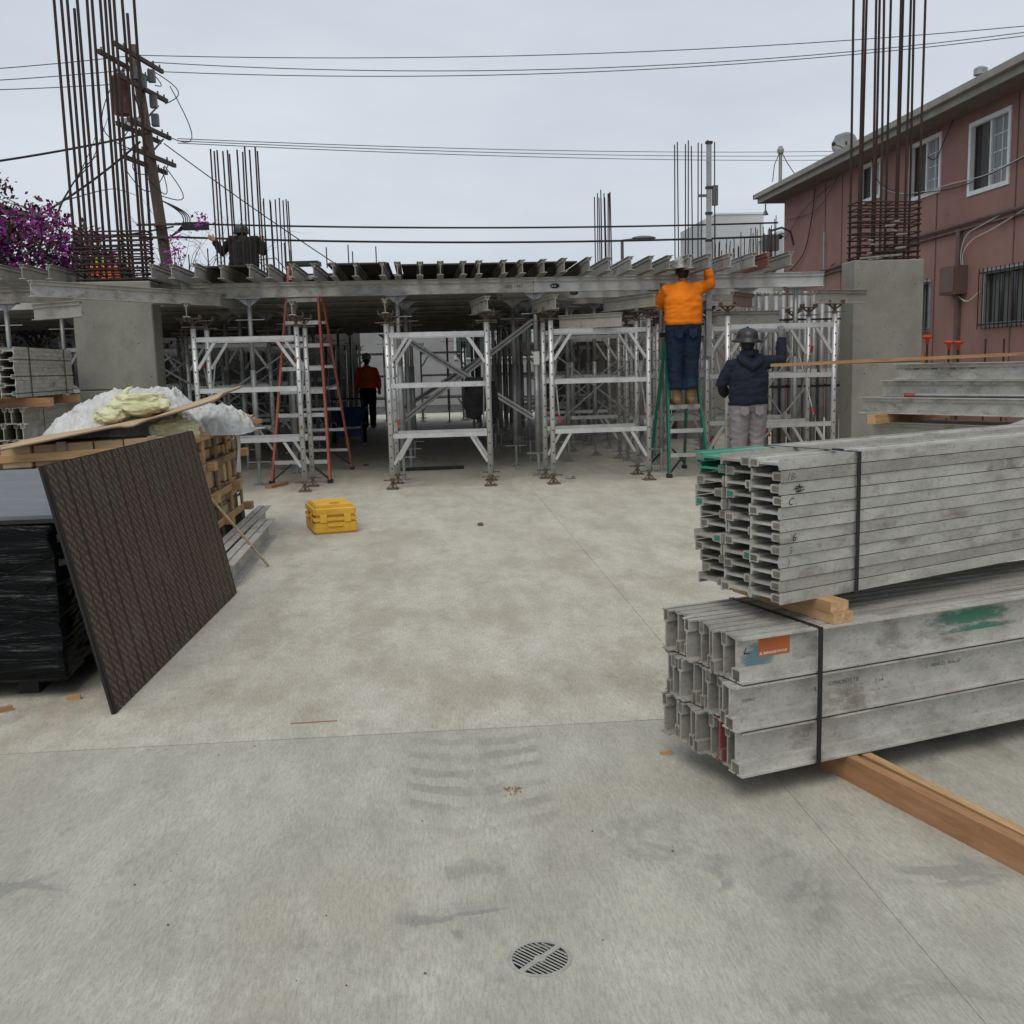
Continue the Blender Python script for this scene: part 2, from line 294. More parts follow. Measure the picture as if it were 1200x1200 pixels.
# ------------------------------------------------------------------ mesh helpers
class MB:
    def __init__(s): s.v = []; s.f = []; s.m = []
    def add(s, vs, fs, mi=0, M=None):
        o = len(s.v)
        for p in vs:
            p = Vector(p); s.v.append(M @ p if M else p)
        for q in fs: s.f.append([i+o for i in q]); s.m.append(mi)
    def box(s, x0, x1, y0, y1, z0, z1, mi=0, M=None):
        s.add([(x0, y0, z0), (x1, y0, z0), (x1, y1, z0), (x0, y1, z0), (x0, y0, z1), (x1, y0, z1), (x1, y1, z1), (x0, y1, z1)],
              [(3, 2, 1, 0), (4, 5, 6, 7), (0, 1, 5, 4), (1, 2, 6, 5), (2, 3, 7, 6), (3, 0, 4, 7)], mi, M)
    def bar(s, a, b, w, h, mi=0, up=(0, 0, 1)):
        a, b = Vector(a), Vector(b); d = b-a; ln = d.length; x = d/ln; up = Vector(up)
        if abs(x.dot(up)) > .99: up = Vector((0, 1, 0))
        y = up.cross(x).normalized(); z = x.cross(y)
        M = Matrix(((x.x, y.x, z.x, a.x), (x.y, y.y, z.y, a.y), (x.z, y.z, z.z, a.z), (0, 0, 0, 1)))
        s.box(0, ln, -w/2, w/2, -h/2, h/2, mi, M)
    def tube(s, a, b, r, n=8, mi=0, r2=None):
        s.path([a, b], [r, r if r2 is None else r2], n, mi)
    def path(s, pts, rs, n=6, mi=0, cap=True, flat=1.0, side=None):
        pts = [Vector(p) for p in pts]
        if not isinstance(rs, (list, tuple)): rs = [rs]*len(pts)
        vs = []; fs = []; prev = None
        for i, p in enumerate(pts):
            d = (pts[min(i+1, len(pts)-1)]-pts[max(i-1, 0)]).normalized()
            if prev is None:
                u = Vector(side) if side else (Vector((0, 0, 1)) if abs(d.z) < .9 else Vector((1, 0, 0)))
            else: u = prev
            u = (u-d*u.dot(d)).normalized(); w = d.cross(u); prev = u
            r = rs[i]; ra, rb = (r if isinstance(r, tuple) else (r, r*flat))
            for k in range(n):
                t = 2*PI*k/n; vs.append(p+u*(ra*math.cos(t))+w*(rb*math.sin(t)))
        for i in range(len(pts)-1):
            for k in range(n):
                a = i*n+k; b = i*n+(k+1) % n; fs.append((a, b, b+n, a+n))
        if cap: fs.append(tuple(range(n-1, -1, -1))); fs.append(tuple(range((len(pts)-1)*n, len(pts)*n)))
        s.add(vs, fs, mi)
    def prism(s, prof, x0, x1, mi=0, M=None, cap=1):
        n = len(prof)
        vs = [(x0, p[0], p[1]) for p in prof]+[(x1, p[0], p[1]) for p in prof]
        fs = [(i, (i+1) % n, n+(i+1) % n, n+i) for i in range(n)]
        if cap: fs += [tuple(range(n-1, -1, -1)), tuple(range(n, 2*n))]
        s.add(vs, fs, mi, M)
    def lathe(s, prof, n=16, mi=0, M=None, sx=1, sy=1):
        vs = []; fs = []
        for r, z in prof:
            for k in range(n): t = 2*PI*k/n; vs.append((r*math.cos(t)*sx, r*math.sin(t)*sy, z))
        for i in range(len(prof)-1):
            for k in range(n):
                a = i*n+k; b = i*n+(k+1) % n; fs.append((a, b, b+n, a+n))
        fs.append(tuple(range(n-1, -1, -1))); fs.append(tuple(range((len(prof)-1)*n, len(prof)*n)))
        s.add(vs, fs, mi, M)
    def ball(s, c, rx, ry, rz, n=10, mi=0, M=None):
        prof = [(math.sin(PI*i/(n//2+1)), -math.cos(PI*i/(n//2+1))) for i in range(1, n//2+1)]
        vs = []; fs = []
        T_ = Matrix.Translation(Vector(c)) @ (M or Matrix())
        for r, z in prof:
            for k in range(n): t = 2*PI*k/n; vs.append(T_ @ Vector((r*math.cos(t)*rx, r*math.sin(t)*ry, z*rz)))
        m_ = len(prof)
        for i in range(m_-1):
            for k in range(n):
                a = i*n+k; b = i*n+(k+1) % n; fs.append((a, b, b+n, a+n))
        vs += [T_ @ Vector((0, 0, -rz)), T_ @ Vector((0, 0, rz))]
        for k in range(n): fs.append(((k+1) % n, k, m_*n)); fs.append(((m_-1)*n+k, (m_-1)*n+(k+1) % n, m_*n+1))
        s.add(vs, fs, mi)
    def mesh(s, name, mats, smooth=False):
        me = bpy.data.meshes.new(name); me.from_pydata([tuple(p) for p in s.v], [], s.f)
        if not isinstance(mats, (list, tuple)): mats = [mats]
        for m in mats: me.materials.append(m)
        me.polygons.foreach_set('material_index', s.m)
        if smooth:
            me.polygons.foreach_set('use_smooth', [True]*len(s.f))
        me.update(); return me
    def obj(s, name, mats, parent=None, smooth=False, loc=None):
        return put(name, s.mesh(name, mats, smooth), parent, loc)
def put(name, me, parent=None, loc=None, rot=None):
    o = bpy.data.objects.new(name, me); COL.objects.link(o)
    if parent: o.parent = parent
    if loc is not None: o.location = loc
    if rot is not None: o.rotation_euler = rot
    return o
def tag(o, label=None, cat=None, group=None, kind=None):
    if cat and not kind: kind = 'thing'
    for k, v in (('label', label), ('category', cat), ('group', group), ('kind', kind)):
        if v: o[k] = v
    return o
def thing(name, label, cat, loc=(0, 0, 0), rz=0, group=None):
    o = bpy.data.objects.new(name, None); COL.objects.link(o); o.empty_display_size = .1
    o.location = loc; o.rotation_euler = (0, 0, rz); return tag(o, label, cat, group)
def dup(root, loc=None, rot=None, label=None):
    c = root.copy(); COL.objects.link(c)
    if loc is not None: c.location = loc
    if rot is not None: c.rotation_euler = rot
    if label: c['label'] = label
    for ch in list(root.children):
        d = ch.copy(); COL.objects.link(d); d.parent = c
        for g in list(ch.children):
            e = g.copy(); COL.objects.link(e); e.parent = d
    return c
ORD = ['zeroth', 'first', 'second', 'third', 'fourth', 'fifth', 'sixth', 'seventh', 'eighth', 'ninth', 'tenth', 'eleventh', 'twelfth', 'thirteenth', 'fourteenth', 'fifteenth', 'sixteenth', 'seventeenth', 'eighteenth', 'nineteenth', 'twentieth',
       'twenty-first', 'twenty-second', 'twenty-third', 'twenty-fourth', 'twenty-fifth', 'twenty-sixth', 'twenty-seventh', 'twenty-eighth', 'twenty-ninth', 'thirtieth']
def text_mesh(txt, size, m, name='lettering', shear=0, bold=0):
    c = bpy.data.curves.new(name, 'FONT'); c.body = txt; c.size = size; c.shear = shear; c.offset = bold
    c.resolution_u = 3
    o = bpy.data.objects.new(name, c); COL.objects.link(o)
    dg = bpy.context.evaluated_depsgraph_get(); me = bpy.data.meshes.new_from_object(o.evaluated_get(dg))
    COL.objects.unlink(o); bpy.data.objects.remove(o); me.name = name
    me.materials.clear(); me.materials.append(m); return me
def remesh(mb, name, mats, vox, wrinkle=0, wf=9, smooth_it=2, parent=None, wstretch=(1, 1, 1)):
    me = mb.mesh(name, mats); o = bpy.data.objects.new(name, me); COL.objects.link(o)
    md = o.modifiers.new('r', 'REMESH'); md.mode = 'VOXEL'; md.voxel_size = vox; md.use_smooth_shade = True
    s = o.modifiers.new('s', 'SMOOTH'); s.factor = .5; s.iterations = smooth_it
    dg = bpy.context.evaluated_depsgraph_get(); me2 = bpy.data.meshes.new_from_object(o.evaluated_get(dg))
    o.modifiers.clear(); o.data = me2; me2.name = name; bpy.data.meshes.remove(me)
    me2.materials.clear()
    for m in (mats if isinstance(mats, (list, tuple)) else [mats]): me2.materials.append(m)
    if wrinkle:
        st = Vector(wstretch)
        for v in me2.vertices:
            q = v.co*wf; q = Vector((q.x*st.x, q.y*st.y, q.z*st.z))
            n = noise.noise(q)*1.0+noise.noise(q*2.3+Vector((5, 1, 2)))*.6
            rdg = 1-abs(noise.noise(q*1.1+Vector((9, 4, 7))))*2
            v.co += v.normal*wrinkle*(n*.6+rdg*.5)
    me2.polygons.foreach_set('use_smooth', [True]*len(me2.polygons)); me2.update()
    if parent: o.parent = parent
    return o

# ------------------------------------------------------------------ ground and slab
b = MB(); b.box(-300, 300, -60, 500, -.4, -.16); tag(b.obj('ground', asphalt), kind='structure')
# four pours of the slab, 6 mm joints between them; the near-left pour has a round hole for the drain
JX, JY, J = 1.16, 3.97, .0028
XL, XR, YN, YF = -14, 9.6, -6, 33
DX, DY, DR = .22, 2.336, .080
b = MB(); Z1, Z0 = 0, -.15
b.box(XL, JX-.0012, JY+J, YF, Z0, Z1); tag(b.obj('concrete_slab', slab_m), kind='structure')
b = MB(); b.box(JX+.0012, XR, JY+J, YF, Z0, Z1); tag(b.obj('concrete_slab', slab_m), kind='structure')
b = MB(); b.box(JX+.0008, XR, YN, JY-J, Z0, Z1); tag(b.obj('concrete_slab', slab_m), kind='structure')
b = MB(); q = .12
b.box(XL, DX-q, YN, JY-J, Z0, Z1); b.box(DX+q, JX-.0008, YN, JY-J, Z0, Z1)
b.box(DX-q, DX+q, YN, DY-q, Z0, Z1); b.box(DX-q, DX+q, DY+q, JY-J, Z0, Z1)
n = 32; sq = []; ci = []
for k in range(n):
    t = 2*PI*k/n; c, s = math.cos(t), math.sin(t); e = q/max(abs(c), abs(s))
    sq.append((DX+c*e, DY+s*e, 0)); ci.append((DX+c*DR, DY+s*DR, 0))
b.add(sq+ci+[(x, y, -.15) for x, y, z in ci], [(k, (k+1) % n, n+(k+1) % n, n+k) for k in range(n)]+[(n+k, n+(k+1) % n, 2*n+(k+1) % n, 2*n+k) for k in range(n)])
tag(b.obj('concrete_slab', slab_m), kind='structure')

# floor drain: ring, cross bar, slot bars over a dark sump
t = thing('floor_drain', 'round slotted floor drain grate set in the grey concrete in the foreground', 'drain', (DX, DY, 0))
drain_m = mat('drain_casting', (.38, .37, .335), (.29, .28, .25), 30, .8, 0)
b = MB(); b.lathe([(.069, -.012), (.0795, -.012), (.0795, .0005), (.069, .0005)], 32)
bb = bmesh.new(); me = b.mesh('ring', drain_m); bb.from_mesh(me)
bb.faces.ensure_lookup_table(); bmesh.ops.delete(bb, geom=[f_ for f_ in bb.faces if len(f_.verts) > 4], context='FACES'); bb.to_mesh(me); bb.free()
put('ring', me, t)
b = MB(); b.lathe([(.0785, -.040), (.0785, -.038)], 24); b.path([(0, 0, -.038), (0, 0, -.013)], .0795, 24, 0, False); b.obj('sump', hole_m, t)
ang = math.radians(-47); Rm = Matrix.Rotation(ang, 4, 'Z')
b = MB(); b.box(-.0075, .0075, -.0695, .0695, -.004, .0002, 0, Rm); b.lathe([(.014, -.0095), (.014, .0004)], 16); b.obj('cross_bar', drain_m, t)
for k in range(-6, 7):
    y = k*.0108; hw = math.sqrt(max(.0695**2-(abs(y)+.002)**2, .0001))
    for s in (-1, 1):
        if hw < .02: continue
        b = MB(); b.box(min(s*.0088, s*hw), max(s*.0088, s*hw), y-.0021, y+.0021, -.0012, 0, 0, Rm); b.obj('bar', drain_m, t)

# ------------------------------------------------------------------ apartment building on the right
BX = 10.0
t = thing('apartment_building', 'two storey dusty pink stucco apartment building with white framed windows', 'building', (BX, 28.6, -.15))
def part(mb, name, m, par, smooth=False): return mb.obj(name, m, par, smooth)
# wall with real openings: rectangles left out (y, z in world, local y = y-28.6)
def rel(y): return y-28.6
ups = [(17.42, 18.66, 4.36, 5.52), (19.82, 21.0, 4.62, 5.62), (22.5, 23.5, 4.95, 5.66)]
dns = [(14.9, 18.0, 1.97, 2.86), (20.05, 21.1, 1.97, 2.86)]
hols = ups+dns
ys = sorted({4.0, 28.6, *[h[0] for h in hols], *[h[1] for h in hols]}); zs = sorted({-.15, 5.98, *[h[2] for h in hols], *[h[3] for h in hols]})
b = MB()
for i in range(len(ys)-1):
    for j in range(len(zs)-1):
        cy, cz = (ys[i]+ys[i+1])/2, (zs[j]+zs[j+1])/2
        if any(h[0] < cy < h[1] and h[2] < cz < h[3] for h in hols): continue
        b.add([(0, rel(ys[i+1]), zs[j]+.15), (0, rel(ys[i]), zs[j]+.15), (0, rel(ys[i]), zs[j+1]+.15), (0, rel(ys[i+1]), zs[j+1]+.15)], [(0, 1, 2, 3)])
for y0, y1, z0, z1 in hols:
    y0, y1, z0, z1 = rel(y0), rel(y1), z0+.15, z1+.15
    b.add([(0, y0, z0), (0, y1, z0), (0, y1, z1), (0, y0, z1), (.18, y0, z0), (.18, y1, z0), (.18, y1, z1), (.18, y0, z1)], [(0, 4, 5, 1), (1, 5, 6, 2), (2, 6, 7, 3), (3, 7, 4, 0)])
b.box(.24, 9, rel(4.05), -.02, 0, 6.1)   # inner mass
b.add([(0, 0, 0), (.24, 0, 0), (.24, 0, 6.13), (0, 0, 6.13)], [(3, 2, 1, 0)])
part(b, 'wall', stucco, t)
b = MB()                        # roof slab, low hip shape: eave overhang .55
ye, yn = .55, rel(3.4); xo = -.55
b.add([(xo, ye, 6.17), (xo, yn, 6.17), (4.6, yn, 7.5), (4.6, ye-3.2, 7.5), (9.5, ye, 6.17), (9.5, yn, 6.17)], [(0, 3, 2, 1), (0, 4, 3), (3, 4, 5, 2)])
roof = part(b, 'roof', roof_m, t)
b = MB(); b.box(xo-.03, xo, yn, ye+.03, 5.93, 6.175); b.box(xo, 9.5, ye, ye+.03, 5.93, 6.175); b.obj('fascia', fascia_m, t)
b = MB(); b.box(xo-.13, xo-.032, yn, ye+.1, 6.06, 6.18); b.box(xo-.13, 9.5, ye+.032, ye+.13, 6.06, 6.18); b.obj('gutter', fascia_m, t)
b = MB(); b.box(xo, -.003, yn, ye, 5.93, 5.95); b.box(-.003, 9.4, .003, ye, 5.93, 5.95); b.obj('soffit', soffit_m, t)
for y in [rel(18.9), rel(24.4), rel(17.1)]:
    b = MB(); b.lathe([(.07, 0), (.07, .34), (.12, .35), (.12, .46), (.05, .5)], 10); b.obj('vent', galv, roof, loc=(-.15 if y > rel(20) else .25, y, 6.28))
def window(y0, y1, z0, z1, barred=False):
    y0, y1, z0, z1 = rel(y0), rel(y1), z0+.15, z1+.15
    fr = MB(); w = .065; xo_ = -.025
    for a in ((y0-w, y0+.012, z0-w, z1+w), (y1-.012, y1+w, z0-w, z1+w)): fr.box(xo_, .06, *a)
    fr.box(xo_, .06, y0+.013, y1-.013, z0-w, z0+.012); fr.box(xo_, .06, y0+.013, y1-.013, z1-.012, z1+w)
    ym = y0+(y1-y0)*.52
    fr.box(.03, .075, ym-.025, ym+.025, z0+.013, z1-.013)
    wn = fr.obj('window', white_paint if not barred else galv, t)
    # near (right in view) half is the lower y: it has a muntin grid and a pale curtain; the far half is open, with a dark curtain
    g = MB(); g.box(.085, .092, y0, y1, z0, z1); g.obj('pane', glass_m, wn)
    m_ = MB()
    if not barred:
        for k in (1, 2, 3):
            z = z0+(z1-z0)*k/4; m_.box(.066, .083, y0+.013, ym-.026, z-.009, z+.009)
        yy = (y0+ym)/2; m_.box(.064, .0829, yy-.009, yy+.009, z0+.013, z1-.013); m_.obj('muntin', white_paint, wn)
    c = MB(); pts = []
    def curtain(a, e, m):
        c = MB(); n = 40; vs = []
        for i in range(n+1):
            y = a+(e-a)*i/n; x = .125+.02*math.sin(i*1.3)+.008*math.sin(i*3.1)
            vs += [(x-.045, y, z0), (x-.045, y, z1)]
        c.add(vs, [(2*i, 2*i+2, 2*i+3, 2*i+1) for i in range(n)]); c.obj('curtain', m, wn, True)
    return wn, curtain, ym, (y0, y1, z0, z1)
glass_m.node_tree.nodes['Principled BSDF'].inputs['Alpha'].default_value = .45
for h in ups:
    wn, cu, ym, (a, e, z0, z1) = window(*h)
    cu(a+.01, ym-.01, curtain_m); cu(ym+.06, e-.25, curtain_dk)
for h in dns:
    wn, cu, ym, (a, e, z0, z1) = window(*h, barred=True)
    cu(a+.01, e-.01, curtain_dk)
    g = MB(); n = int((e-a)/.13)
    for k in range(n+1):
        y = a-.05+(e-a+.1)*k/n; g.tube((-.10, y, z0-.1), (-.10, y, z1+.08), .010, 6)
    for z in (z0-.02, z1): g.bar((-.10, a-.06, z), (-.10, e+.06, z), .014, .03)
    for y in (a-.05, e+.05):
        for z in (z0-.02, z1): g.bar((-.09, y, z), (0, y, z), .014, .014)
    g.obj('window_bars', black_iron, t)
# conduits, box, wires, seams
g = MB(); pts = [(-.06, rel(y), z+.15) for y, z in ((28.3, 3.52), (23, 3.66), (20.6, 3.80), (18, 3.83), (12, 3.86))]
g.path(pts, .035, 8); g.path([(-.05, p[1], p[2]-.10) for p in pts], .022, 6); g.obj('conduit', conduit_m, t)
g = MB(); g.box(-.07, -.004, rel(18.85), rel(18.98), 3.22, 3.9); g.obj('downpipe', conduit_m, t); g = MB(); g.box(-.07, -.004, rel(18.82), rel(18.95), .3, 2.69); g.obj('downpipe', conduit_m, t)
g = MB(); g.box(-.24, -.004, rel(18.62), rel(19.22), 2.70, 3.22); g.obj('meter_box', boxpaint, t)
g = MB(); g.box(-.262, -.241, rel(18.66), rel(19.18), 2.74, 3.18); g.obj('box_door', boxpaint, t)
def drop(pts, r, m, name='cable'):
    q = [Vector((-.05-.02*(i % 2), rel(y), z+.15)) for i, (y, z) in enumerate(pts)]; q = [q[0]]+q+[q[-1]]; sm = []
    for i in range(1, len(q)-2):
        for k in range(6):
            u = k/6; a_, b_, c_, d_ = q[i-1:i+3]; sm.append(.5*((2*b_)+(c_-a_)*u+(2*a_-5*b_+4*c_-d_)*u*u+(3*b_-a_-3*c_+d_)*u**3))
    g = MB(); g.path(sm+[q[-1]], r, 5); return g.obj(name, m, t)
drop([(18.78, 3.07), (18.76, 3.35), (18.6, 3.62), (18.0, 3.72), (17.2, 3.86)], .009, white_stucco)
drop([(18.72, 3.07), (18.68, 3.3), (18.4, 3.5), (17.7, 3.6), (16.6, 3.83)], .009, white_stucco)
drop([(22.9, 5.9), (22.6, 5.3), (21.8, 4.9), (20.6, 4.68), (19.2, 4.62), (17.6, 4.58), (15, 4.9)], .009, white_stucco)
drop([(22.9, 5.9), (22.4, 5.2), (21.4, 4.8), (20.2, 4.62), (18.6, 4.52), (16, 4.7)], .009, cable_m)
drop([(26.2, 5.7), (26.35, 5.0), (26.9, 4.2), (27.9, 3.8)], .014, cable_m)
drop([(28.4, 4.7), (26.8, 5.3), (25.2, 5.6)], .008, cable_m); drop([(28.2, 5.2), (26, 5.15), (24.6, 5.8)], .008, cable_m)
drop([(27.6, 3.4), (26.6, 3.35), (25.6, 3.5), (24.8, 3.7)], .012, cable_m)
drop([(19.1, 5.95), (19.5, 5.5), (19.9, 5.2), (20.2, 5.3)], .010, cable_m)
drop([(18.1, 2.55), (18.5, 2.4), (18.9, 2.55)], .012, white_stucco)
jm_ = mat('joint_paint', (.16, .09, .08), None, 3, .9)
for y in (25.6, 24.55, 19.55+.33, 17.15):
    g = MB(); g.box(-.012, -.002, rel(y)-.012, rel(y)+.012, .2, 5.9); g.obj('wall_joint', jm_, t)
g = MB(); g.box(-.05, -.002, rel(25.56)-.03, rel(25.56)+.03, 3.3, 4.7); g.obj('pipe', galv, t)
gm = text_mesh('paita', .5, spray('grey_graffiti', (.17, .165, .16), 2.6, 1.6), 'graffiti', .35, .015)
o = put('graffiti', gm, t, (-.012, rel(20.3), 4.02), (PI/2, 0, -PI/2)); tag(o, 'scrawled grey graffiti on pink wall')
# eave lamp
g = MB(); g.tube((0, 0, 0), (0, 0, .2), .02, 6, 0); g.lathe([(.09, -.1), (.05, -.02), (.03, .02)], 10); g.obj('eave_lamp', galv, t, loc=(-.4, .42, 5.7))
g = MB(); g.ball((-.1, .05, 4.95), .07, .09, .07, 8); g.bar((0, .05, 4.95), (-.12, .05, 5.0), .03, .03); g.obj('security_camera', black_iron, t)
# satellite dish and mast on the roof edge
d = thing('satellite_dish', 'grey satellite dish on the eave of the pink building', 'satellite dish', (9.9, 24.0, 6.12)); d.scale = (.68,)*3
g = MB(); M = Matrix.Translation((-.15, 0, .30)) @ Vector((-.55, -.75, .35)).to_track_quat('Z', 'Y').to_matrix().to_4x4()
g.lathe([(.02, -.06), (.2, -.035), (.36, .0), (.42, .035), (.425, .045), (.36, .02), (.2, -.02), (.02, -.045)], 20, 0, M); g.obj('dish', far_grey, d, True)
g = MB(); g.tube((0, 0, 0), (-.1, 0, .4), .025); g.tube((-.1, 0, .15), (-.5, 0, .3), .015); g.box(-.58, -.48, -.05, .05, .25, .36); g.obj('feed_arm', black_iron, d)
d = thing('roof_mast', 'short service mast with looped cables above far corner of the eave', 'mast', (9.75, 28.25, 6.15))
g = MB(); g.tube((0, 0, 0), (0, 0, .85), .05); g.lathe([(.09, .82), (.1, .9), (.05, 1.0)], 8); g.obj('pipe', fascia_m, d)
g = MB(); g.path([(0, 0, .9), (-.2, -.1, .5), (-.25, -.1, .05)], .012, 5); g.path([(0, 0, .9), (.15, -.1, .55), (.35, -.2, .2), (.45, -.2, .3)], .012, 5); g.obj('cable', cable_m, d)

# ------------------------------------------------------------------ backdrop buildings, walls, street beyond
t = thing('white_building', 'plain white box shaped building rising behind the far decks on the right', 'building', (19.4, 62, -.15))
b = MB(); b.box(-1.9, 1.0, 0, 6, 0, 10.2); b.box(-2.6, -1.91, .4, 6, 0, 9.95); b.obj('wall', white_stucco, t)
b = MB(); b.box(-1.95, 1.05, -.05, 6.05, 10.205, 10.3); b.obj('parapet', white_paint, t)
t = thing('white_garage', 'low white flat roofed building beside far corner of the pink apartments', 'building', (20.6, 58, -.15))
b = MB(); b.box(-.4, 4, 0, 5, 0, 8.6); b.obj('wall', white_stucco, t)
b = MB(); b.box(-.5, 4.1, -.1, 5.1, 8.605, 8.75); b.obj('parapet', white_paint, t)
t = thing('small_house', 'white house with dark tiled eave at the left edge behind purple flowers', 'house', (-11.9, 20, -.15))
b = MB(); b.box(-3, 2.05, 0, 6, 0, 5.35); b.obj('wall', white_stucco, t)
b = MB(); b.add([(-3.5, -.5, 5.52), (2.32, -.5, 5.52), (2.32, 6.5, 5.52), (-3.5, 6.5, 5.52), (-3.5, 3, 6.3), (.6, 3, 6.3)], [(0, 1, 5, 4), (1, 2, 5), (2, 3, 4, 5), (3, 0, 4), (3, 2, 1, 0)]); b.obj('roof', roof_m, t)
b = MB(); b.box(-3.5, 2.35, -.53, -.503, 5.40, 5.55); b.box(2.322, 2.35, -.5, 6.5, 5.40, 5.55); b.obj('fascia', soffit_m, t)
t = thing('block_wall', 'dark grey block wall behind left shoring towers under the deck', 'wall', (-6, 28.6, -.15))
b = MB(); b.box(-6, 4.15, 0, .2, 0, 3.1); b.obj('wall', far_wall, t)
t = thing('shade_wall', 'added dark wall keeping daylight out along the left side under the deck', 'wall', (-9.3, 14.2, -.15))
b = MB(); b.box(-.2, 0, 0, 14.3, 0, 2.7); b.obj('wall', far_wall, t)  # wall added to cut side light and darken the space under the deck
t = thing('block_wall', 'added dark wall keeping daylight out behind right shoring towers under the deck', 'wall', (3.2, 27.6, -.15))
b = MB(); b.box(-.2, 3.2, 0, .2, 0, 2.7); b.obj('wall', far_wall, t)  # added too, so the bay behind the right towers stays dark
t = thing('street_building', 'grey building with greenish windows across the street beyond the deck', 'building', (2, 44, -.15))
b = MB(); b.box(-22, 3.6, 0, 6, 0, 4.3); b.box(3.6, 12, -1, 6, 0, 3.9); b.obj('wall', mat('pale_street_wall', (.36, .36, .35), (.27, .27, .26), 1, .9), t)
for x in (-.1, 1.7):
    w = MB(); w.box(x-.8, x+.8, -.06, -.003, 1.9, 3.5); w = w.obj('window', white_stucco, t)
    for s in (-.37, .37):
        g = MB(); g.box(x+s-.33, x+s+.33, -.07, -.062, 1.98, 3.42); g.obj('pane', greenish, w)
b = MB(); b.box(-3.6, -2.9, -.05, -.003, 0, 2.2); b.obj('door', white_paint, t)
def concrete_wall(x0, x1, y0, y1, h, label):
    t = thing('concrete_wall', label, 'wall', ((x0+x1)/2, y0, 0)); b = MB(); w = (x1-x0)/2; b.box(-w, w, 0, y1-y0, 0, h); b.obj('wall', concrete_pier, t); return t
concrete_wall(5.55, 7.0, 20, 20.4, 2.95, 'grey concrete wall under the row of short upright rebar stubs')

# street lamp beyond
t = thing('street_lamp', 'dark street lamp with horizontal arm seen beyond the deck', 'street lamp', (7.6, 40, -.15))
b = MB(); b.tube((0, 0, 0), (0, 0, 6.25), .09, 8, 0, .06); b.obj('post', street_light, t)
b = MB(); b.bar((0, 0, 6.25), (.5, 0, 6.3), .05, .05); b.obj('arm', street_light, t)
b = MB(); b.ball((.85, 0, 6.32), .48, .14, .09, 12); b.obj('lamp_head', street_light, t, True)

# ------------------------------------------------------------------ utility pole and wires
PO = Vector((-6.82, 30, 0)); PT = Vector((-7.66, 30, 10.3))
t = thing('utility_pole', 'leaning timber utility pole with crossarms and a rusty transformer', 'utility pole', PO)
def pz(z): return (PT-PO)*(z/10.3)
b = MB(); b.path([pz(-.16), pz(4), pz(10.3)], [.19, .165, .125], 12); b.obj('pole', pole_wood, t, True)
ad = Vector((.50, 2.3, 0)).normalized()
def arm(z, dx=0, l=2.5):
    c = pz(z); g = MB(); o = Vector((.13+dx, -.1, 0)); g.bar(c+o-ad*l/2, c+o+ad*l/2, .085, .11); a = g.obj('crossarm', pole_wood, t)
    for k in (-1.1, -.75, .75, 1.1):
        i_ = MB(); p = c+o+ad*k*l/2.5; i_.lathe([(.015, .06), (.03, .08), (.02, .11), (.03, .13), (.012, .15)], 8, 0, Matrix.Translation(p)); i_.obj('insulator', street_light, a)
for z, dx in ((9.95, 0), (9.75, -.42), (9.15, 0), (8.1, 0), (8.0, -.3), (7.35, .02), (7.15, -.25)): arm(z, dx, 2.7 if z > 8.5 else 2.4)
g = MB()
for z, l in ((9.5, .5), (8.6, .45), (7.7, .4)): g.bar(pz(z)+ad*.7+Vector((.1, 0, .3)), pz(z-.25), .05, .03); g.bar(pz(z)-ad*.7+Vector((.1, 0, .3)), pz(z-.25), .05, .03)
g.obj('arm_brace', street_light, t)
tr = Matrix.Translation(pz(8.9)+Vector((-.42, -.4, 0)))
g = MB(); g.lathe([(.0, -.5), (.2, -.5), (.21, -.48), (.21, .42), (.225, .43), (.225, .47), (.2, .5), (.05, .54)], 16, 0, tr); tf = g.obj('transformer', transf_m, t, True)
g = MB()
for a in (-.1, .1): g.lathe([(.03, .5), (.05, .56), (.03, .6), (.05, .66), (.02, .72)], 8, 0, tr @ Matrix.Translation((a, 0, 0)))
g.obj('bushing', street_light, tf)
g = MB(); g.lathe([(.17, -.72), (.19, -.70), (.19, -.56), (.17, -.54)], 14, 0, tr @ Matrix.Translation((.25, .2, 0))); g.box(-.12, .1, -.1, .1, -.9, -.6, 0, tr @ Matrix.Translation((.1, 0, 0))); g.obj('equipment_can', galv, t)
g = MB()
for k, (z, a) in enumerate(((9.6, .35), (9.3, -.15), (8.9, .25), (9.45, -.5), (8.4, .2))):
    g = MB(); c = pz(z)+Vector((.18+a*.3, a, 0)); g.box(c.x-.09, c.x+.09, c.y-.09, c.y+.09, c.z-.16, c.z+.16); g.obj('cutout', street_light, t)
g = MB()
def loop(a, b_, sag, sx=0, r=.014):
    a, b_ = Vector(a), Vector(b_); g.path([a+(b_-a)*k/10+Vector((sx*math.sin(PI*k/10), 0, -sag*math.sin(PI*k/10))) for k in range(11)], r, 5)
loop(pz(9.9)+ad*1.1, pz(8.9)+ad*.5+Vector((.4, 0, 0)), .1, .5); loop(pz(9.9)+ad*.7, pz(9.4)+Vector((.3, .5, 0)), .2, .25)
loop(pz(9.5)+ad*1.0+Vector((.4, 0, 0)), pz(8.2)+ad*.8, .8, .7); loop(pz(8.6), pz(7.5)+Vector((-.3, -.6, 0)), .4, -.5)
loop(pz(9.3)+Vector((-.5, -.5, 0)), pz(7.4)+Vector((-.2, -.8, 0)), .3, -.6); loop(pz(7.3)+ad*.8, pz(6.4), .5, .6); loop(pz(7.2)+ad*.6, pz(6.8)-ad*.5, .6, .3)
loop(pz(7.4)+ad*.9+Vector((.1, 0, 0)), pz(7.0)+Vector((-.6, -.5, 0)), .7, .0); loop(pz(7.6)-ad*.6, pz(7.0)+ad*.3, .3, -.4)
